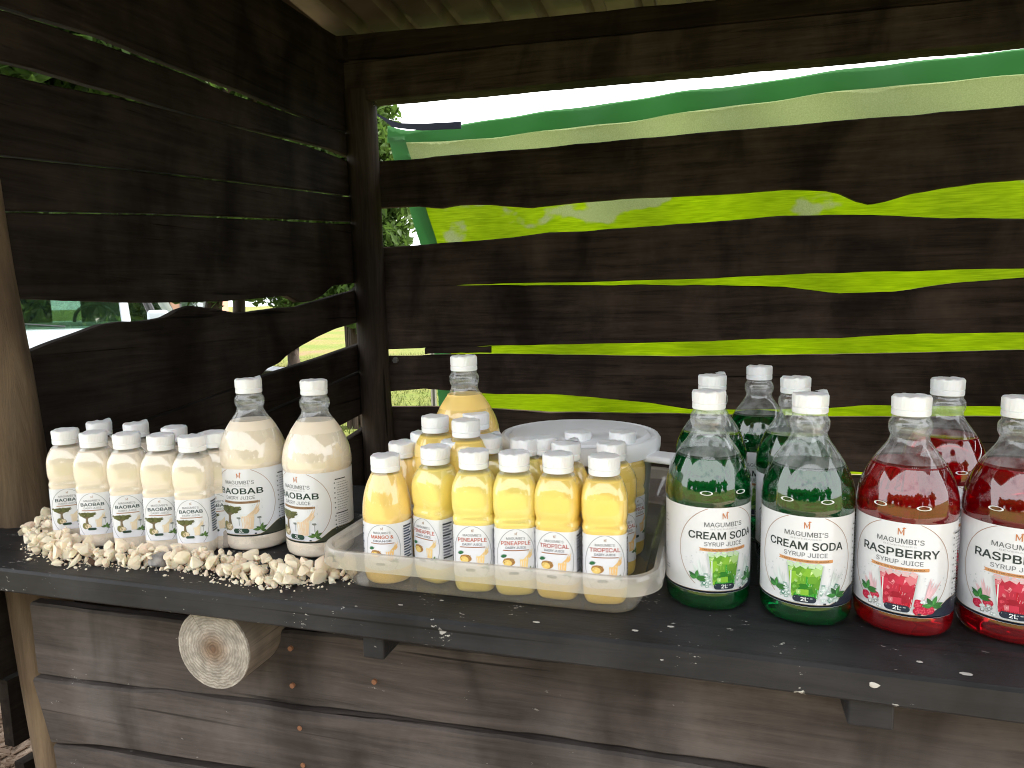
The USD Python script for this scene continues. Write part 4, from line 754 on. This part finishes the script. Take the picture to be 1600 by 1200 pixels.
obj('top_hem', tgrid(lambda a, b: (608+1382*a, topy(608+1382*a)+(hemy(608+1382*a)+2-topy(608+1382*a))*b), 0, 0, 120, 6, -.006), 'tarp_hem', tarp, smooth=True)
obj('side_hem', tgrid(lambda a, b: (lx(215+525*b)+26*a, 215+525*b), 0, 0, 5, 40, -.012), 'tarp_hem', tarp, smooth=True)
sp_ = [(588, 178), (598, 184), (612, 193), (626, 196), (660, 198), (720, 195)]
sv = np.array([aty(x, y, TY-.03) for x, y in sp_]); sw = [.004, .006, .012, .010, .013, .013]
sv2 = []
for p, w in zip(sv, sw): sv2 += [p+[0, 0, w], p-[0, 0, w*1.2], p+[0, .004, -w*1.2], p+[0, .004, w]]
sm = grid_tube(np.array(sv2), 6, 4); sm = trimesh.Trimesh(sm.vertices, np.vstack([sm.faces, [[0, 1, 2], [0, 2, 3], [20, 22, 21], [20, 23, 22]]]), process=False); sm.fix_normals()
obj('tie_strap', sm, 'strap_navy', tarp)
p0, p1 = hk, sv[0]; obj('tie_rope', tube([p0, (p0+p1)/2-[0, 0, .01], p1], .004, 6), 'strap_navy', tarp)
for px, py0, py1 in ((1880, 45, 750), (664, 205, 750)):
    A1, B1 = aty(px, py0, TY+.05), aty(px if px > 1000 else 690, py1, TY+.05); B1 = np.array([A1[0], A1[1], 0]); obj('tarp_pole', tube([B1, A1], .014, 8), 'dull_steel', tarp)

# ------------------------------------------------------------------ trees, shrubs, grass, car and the rest of the surroundings
def leaves(centres, n, size, seed, spread):
    g = np.random.default_rng(seed); c = centres[g.integers(0, len(centres), n)]; d = g.normal(size=(n, 3)); d /= np.linalg.norm(d, axis=1, keepdims=True)
    p = c[:, :3]+d*(c[:, 3:4]*g.random((n, 1))**.5)*[1, 1, .75]; nrm = g.normal(size=(n, 3))+[0, 0, .8]; nrm /= np.linalg.norm(nrm, axis=1, keepdims=True)
    u = np.cross(nrm, g.normal(size=(n, 3))); u /= np.linalg.norm(u, axis=1, keepdims=True); w = np.cross(nrm, u); s = size*(.6+.8*g.random((n, 1)))
    V = np.stack([p-u*s, p+w*s*.42+nrm*s*.1, p+u*s, p-w*s*.42+nrm*s*.1], 1).reshape(-1, 3); i = np.arange(n)*4
    return trimesh.Trimesh(V, np.vstack([np.stack([i, i+1, i+2], 1), np.stack([i, i+2, i+3], 1)]), process=False)
def make_tree(key, seed, H, trunk_h, spread, leafmat_, n=16000, size=.085):
    g = np.random.default_rng(seed); T = kind_of(key); limbs = []; cents = []
    k = 7; tp = np.c_[np.cumsum(g.normal(0, .05, k)), np.cumsum(g.normal(0, .05, k)), np.linspace(0, trunk_h, k)]; limbs.append(tube(tp, np.linspace(.17, .12, k), 10))
    for b in range(7):
        a = b*2*math.pi/7+g.uniform(-.3, .3); r = spread*g.uniform(.45, .8); z = trunk_h+(H-trunk_h)*g.uniform(.3, .75); e = np.array([r*math.cos(a), r*math.sin(a), z]); s = tp[-1-(b % 3)]
        mid = (s+e)/2+[0, 0, -.15*spread*g.random()]; limbs.append(tube([s, mid, e], [.09, .06, .025], 7)); cents.append([*e, spread*.42]); cents.append([*mid, spread*.34])
    for b in range(26):
        a, q = g.uniform(0, 2*math.pi), math.sqrt(g.random()); z = trunk_h*.75+(H-trunk_h*.75)*g.random(); rr = spread*q*math.sqrt(max(.15, 1-((z-(trunk_h+H)/2)/((H-trunk_h)*.62))**2)); cents.append([rr*math.cos(a), rr*math.sin(a), z, spread*g.uniform(.18, .34)])
    obj('trunk', cat_(limbs), 'bark', T, smooth=40); obj('crown', leaves(np.array(cents), n, size, seed, spread), leafmat_, T)
    return T
TA = make_tree('tall_tree', 3, 7.8, 2.6, 3.0, 'leaf_green', 24000, .10); TB = make_tree('flowering_tree', 5, 7.0, 2.5, 2.8, 'leaf_flower', 24000, .095)
TC = make_tree('bushy_tree', 8, 5.6, .5, 3.4, 'leaf_green', 26000, .17); TD = make_tree('broad_bushy_tree', 9, 6.6, .6, 3.3, 'leaf_green', 26000, .17)
def pol(px, d): q = ray(px, 480); q = q[:2]/np.hypot(*q[:2]); return q*d
TL = [(TA, 255, 12, 2.2, 1.1, 'leafy tree close right of the leaning flowering tree'), (TB, 345, 13.5, 1.9, 1.0, 'flowering tree just left of the thickest trunk'), (TA, 183, 11, .2, 1.05, 'leafy tree with thin dark trunk right beside the parked car'), (TB, 226, 12.5, 1.3, 1.2, 'orange flowering tree with leaning trunk behind the left wall opening'), (TA, 378, 15.5, 2.9, .85, 'leafy tree with the thickest trunk in the left wall opening'), (TB, 450, 15, 4.0, .62, 'flowering tree at the right end of the left wall opening'), (TB, 40, 12.5, 5.1, 1.15, 'orange flowering tree rising behind the parked car'), (TA, -80, 11.5, 3.0, 1.1, 'leafy tree left of the parked car, seen through the top gaps'), (TA, 455, 13.5, .7, .66, 'short leafy tree showing between corner post and green tarp')]
for T, px, d, rz, s, lab in TL:
    q = pol(px, d); copy('tree', T, lab, 'tree', (q[0], q[1], 0), rz, 'trees beyond the stall', (s, s, s))
WHICH = ('first', 'second', 'third', 'fourth', 'fifth', 'sixth', 'seventh', 'eighth')
for k, (x, y, s) in enumerate(((-19, -15, 1.1), (-14, -18, 1.0), (-9, -19, 1.15), (-4.5, -20, 1.0), (0.5, -19, 1.1), (5.5, -20.5, 1.2), (11, -18.5, 1.0), (17, -16, 1.15))):
    copy('tree', (TC, TD)[k % 2], f'{WHICH[k]} tree from the left in the row across the open ground facing the stall', 'tree', (x, y, 0), k*1.1, 'trees facing the stall', (s, s, s*1.15))
# shrub close behind the gaps high on the left wall
def shrub(px, d, h, lab, mt, seed, n=9000, low=1.5, sp=1.1, ls=.045):
    g = np.random.default_rng(seed); q = pol(px, d); t = thing('shrub', lab, 'shrub', (q[0], q[1], 0)); limbs, c = [], []
    for k in range(9):
        a = k*.7; e = np.array([sp*.8*math.cos(a)*g.random(), sp*.8*math.sin(a)*g.random(), h*g.uniform(.6, .95)]); limbs.append(tube([[.1*math.cos(a), .1*math.sin(a), 0], e*[.5, .5, .55], e], [.03, .022, .01], 6)); c.append([*e, .5])
    for k in range(24): c.append([g.uniform(-sp, sp), g.uniform(-sp, sp), g.uniform(low, h), .38])
    obj('stem', cat_(limbs), 'bark', t, smooth=40); obj('foliage', leaves(np.array(c), n, ls, seed, 1), mt, t)
shrub(553, 7.5, 3.3, 'dense shrub growing between the corner post and the tarp edge', 'leaf_green', 24, n=26000, low=1.2, sp=.3, ls=.062)
# grass and wood chips
g = np.random.default_rng(9); n = 26000; ang = g.uniform(math.radians(-62), math.radians(-4), n); dd = 3.6+g.random(n)**1.6*14; p = np.c_[dd*np.sin(ang), dd*np.cos(ang), np.zeros(n)]
hh = g.uniform(.03, .10, n)[:, None]; lean = g.normal(0, .04, (n, 2)); w = g.normal(size=(n, 2)); w = w/np.linalg.norm(w, axis=1, keepdims=True)*.006
V = np.stack([p+np.c_[w, np.zeros(n)], p-np.c_[w, np.zeros(n)], p+np.c_[lean, hh]], 1).reshape(-1, 3)
keep = ~((p[:, 0] > -3.2) & (p[:, 1] < 3.5)); idx = np.nonzero(keep)[0]; obj('grass', trimesh.Trimesh(V, np.stack([idx*3, idx*3+1, idx*3+2], 1), process=False), 'grass_blade', label='sunlit grass on the open ground beyond the stall', cat='grass', kind='stuff')
n = 9000; p = np.c_[g.uniform(-3.0, -1.0, n), g.uniform(.5, 2.6, n), g.uniform(.008, .03, n)]; an = g.uniform(0, math.pi, n); L = g.uniform(.006, .028, n); w_ = g.uniform(.002, .006, n)
ux = np.c_[np.cos(an), np.sin(an), g.normal(0, .25, n)]; vx = np.c_[-np.sin(an), np.cos(an), g.normal(0, .3, n)]
V = np.stack([p-ux*L[:, None]-vx*w_[:, None], p+ux*L[:, None]-vx*w_[:, None]*.6, p+ux*L[:, None]*.9+vx*w_[:, None], p-ux*L[:, None]*.8+vx*w_[:, None]], 1); V = np.concatenate([V, V-[0, 0, .002]], 1).reshape(-1, 3); i = np.arange(n)[:, None]*8
q = [(0, 1, 2), (0, 2, 3), (4, 6, 5), (4, 7, 6), (0, 4, 1), (1, 4, 5), (1, 5, 2), (2, 5, 6), (2, 6, 3), (3, 6, 7), (3, 7, 0), (0, 7, 4)]
obj('wood_chips', trimesh.Trimesh(V, np.vstack([i+np.array(t) for t in q]), process=False), 'wood_chip', label='tan wood chip mulch spread on the ground left of the stall', cat='wood chips', kind='stuff')

# parked car: facing the camera's left, seen through the opening in the left wall
car = thing('parked_car', 'pale silver car parked on the grass, windscreen seen through the side gap', 'car', (*pol(88, 9.0), 0), math.radians(124))
car.AddScaleOp().Set(Gf.Vec3f(1.18, 1.18, 1.18)) if hasattr(car, 'AddScaleOp') else UsdGeom.Xformable(car).AddScaleOp().Set(Gf.Vec3f(1.18, 1.18, 1.18))
S = [(-1.95, .36, .72, .70), (-1.9, .28, .80, .78), (-1.3, .22, .88, .84), (-.85, .22, .96, .86), (-.2, .22, .98, .86), (.9, .22, .98, .86), (1.6, .26, .96, .82), (1.9, .34, .86, .74)]
rings = []
for x, zl, zh, hw in S:
    p = rrect(hw*2, zh-zl, .16, 5); rings.append(np.c_[np.full(len(p), x), p[:, 0], p[:, 1]+(zh+zl)/2])
nr = len(rings[0]); m = grid_tube(np.vstack(rings), len(S), nr); capf = [[0, k+1, k] for k in range(1, nr-1)]+[[(len(S)-1)*nr, (len(S)-1)*nr+k, (len(S)-1)*nr+k+1] for k in range(1, nr-1)]
m = trimesh.Trimesh(m.vertices, np.vstack([m.faces, capf]), process=False); m.fix_normals(); obj('body', m, 'car_paint', car, smooth=50)
b = dict(f=(-.95, .94), ft=(-.22, 1.46), rt=(1.1, 1.46), r=(1.65, .94)); hb, ht = .74, .56
def quad(a, b_, c, d, th=.012):
    V = np.array([a, b_, c, d], float); nn = np.cross(V[1]-V[0], V[2]-V[0]); nn /= np.linalg.norm(nn); V = np.vstack([V, V-nn*th]); return trimesh.convex.convex_hull(V)
Fb, Ft, Rt, Rb = b['f'], b['ft'], b['rt'], b['r']
obj('windscreen', quad((Fb[0], -hb, Fb[1]), (Fb[0], hb, Fb[1]), (Ft[0], ht, Ft[1]), (Ft[0], -ht, Ft[1])), 'car_glass', car)
obj('rear_window', quad((Rb[0], -hb, Rb[1]), (Rb[0], hb, Rb[1]), (Rt[0], ht, Rt[1]), (Rt[0], -ht, Rt[1])), 'car_glass', car)
obj('roof', rbox(Rt[0]-Ft[0]+.1, ht*2+.06, .05, .02, ((Rt[0]+Ft[0])/2, 0, 1.475)), 'car_paint', car, smooth=40)
for s in (-1, 1):
    obj('side_window', quad((Fb[0]+.1, s*hb, Fb[1]), (Rb[0]-.1, s*hb, Rb[1]), (Rt[0], s*ht, Rt[1]), (Ft[0]+.04, s*ht, Ft[1])), 'car_glass', car)
    obj('front_pillar', tube([(Fb[0]-.02, s*(hb+.01), Fb[1]), (Ft[0], s*(ht+.01), Ft[1])], .035, 8), 'car_paint', car, smooth=True); obj('rear_pillar', tube([(Rb[0], s*(hb), Rb[1]), (Rt[0], s*(ht+.01), Rt[1])], .05, 8), 'car_paint', car, smooth=True)
    obj('middle_pillar', tube([(.45, s*(hb+.005), .96), (.45, s*(ht+.005), 1.46)], .03, 8), 'black_trim', car)
    obj('side_mirror', rbox(.10, .17, .12, .03, (-.62, s*.93, 1.02)), 'car_paint', car, smooth=40); obj('headlight', rbox(.12, .34, .13, .04, (-1.86, s*.52, .66)), 'head_lamp', car, smooth=40)
    for x in (-1.25, 1.2):
        w1 = trimesh.creation.torus(.24, .075, major_sections=28, minor_sections=10); w1.apply_transform(trimesh.transformations.rotation_matrix(math.pi/2, [1, 0, 0])); w1.apply_translation((x, s*.80, .315)); wh = obj('wheel', w1, 'black_rubber', car, smooth=True); r1 = trimesh.creation.cylinder(.20, .10, sections=24); r1.apply_transform(trimesh.transformations.rotation_matrix(math.pi/2, [1, 0, 0])); r1.apply_translation((x, s*.80, .315)); obj('rim', r1, 'alloy', wh)
    obj('seat', rbox(.14, .46, .60, .05, (.28, s*.36, 1.0)), 'seat_cloth', car, smooth=40)
obj('dashboard', rbox(.45, 1.36, .08, .03, (-.55, 0, .95)), 'dashboard_grey', car, smooth=40); obj('rear_view_mirror', rbox(.03, .20, .06, .012, (-.35, 0, 1.32)), 'black_trim', car)
for k, y in enumerate((.44, .58)): obj('dashboard_disc', trimesh.creation.icosphere(2, .05).apply_transform(np.diag([1, 1, .8, 1])).apply_translation((-.66, y, 1.02)), 'teal_gloss', car, smooth=True)
obj('steering_wheel', (lambda t: (t.apply_transform(trimesh.transformations.rotation_matrix(1.2, [0, 1, 0])), t.apply_translation((-.22, -.36, .98)), t)[2])(trimesh.creation.torus(.17, .015, major_sections=24, minor_sections=8)), 'black_trim', car, smooth=True)
obj('wiper', tube([(-.93, -.3, .965), (-.86, .2, 1.01)], .008, 6), 'black_trim', car)
# low house far behind the trunks
q = pol(268, 40); hs = thing('house', 'low pinkish brown house far behind the tree trunks', 'house', (q[0], q[1], 0), math.radians(25))
obj('wall', box(4.6, 4, 2.4, (0, 0, 1.2)), 'brick_pink', hs)
rv = np.array([[-2.6, -2.3, 2.4], [2.6, -2.3, 2.4], [2.6, 2.3, 2.4], [-2.6, 2.3, 2.4], [-2.6, 0, 3.8], [2.6, 0, 3.8]]); obj('roof', trimesh.convex.convex_hull(rv), 'roof_tile', hs)
for x in (-1.4, 1.6): w1 = obj('window', box(1.2, .06, 1.1, (x, -2.02, 1.4)), 'dashboard_grey', hs); obj('pane', box(1.0, .03, .9, (x, -2.06, 1.4)), 'car_glass', w1)
obj('door', box(.9, .06, 2.0, (.1, -2.02, 1.0)), 'bark', hs)
# white sheet lying on the grass outside the left wall
pc = atz(418, 580, 0.05); sx = np.linspace(-.9, .9, 14); sy = np.linspace(-.5, .5, 10); V = np.array([[x, y, .03+.12*meshkit.noise(np.array([[x*3, y*3, 1.]]))[0]] for x in sx for y in sy]); f = []
for i in range(13):
    for j in range(9): a = i*10+j; f += [[a, a+10, a+11], [a, a+11, a+1]]
V = V+[pc[0], pc[1], 0]; V = np.vstack([V, V-[0, 0, .004]]); obj('plastic_sheet', trimesh.Trimesh(V, np.vstack([f, np.array(f)[:, ::-1]+140]), process=False), 'white_sheet', smooth=False, label='crumpled white plastic sheet lying on the grass outside the left wall', cat='plastic sheet')
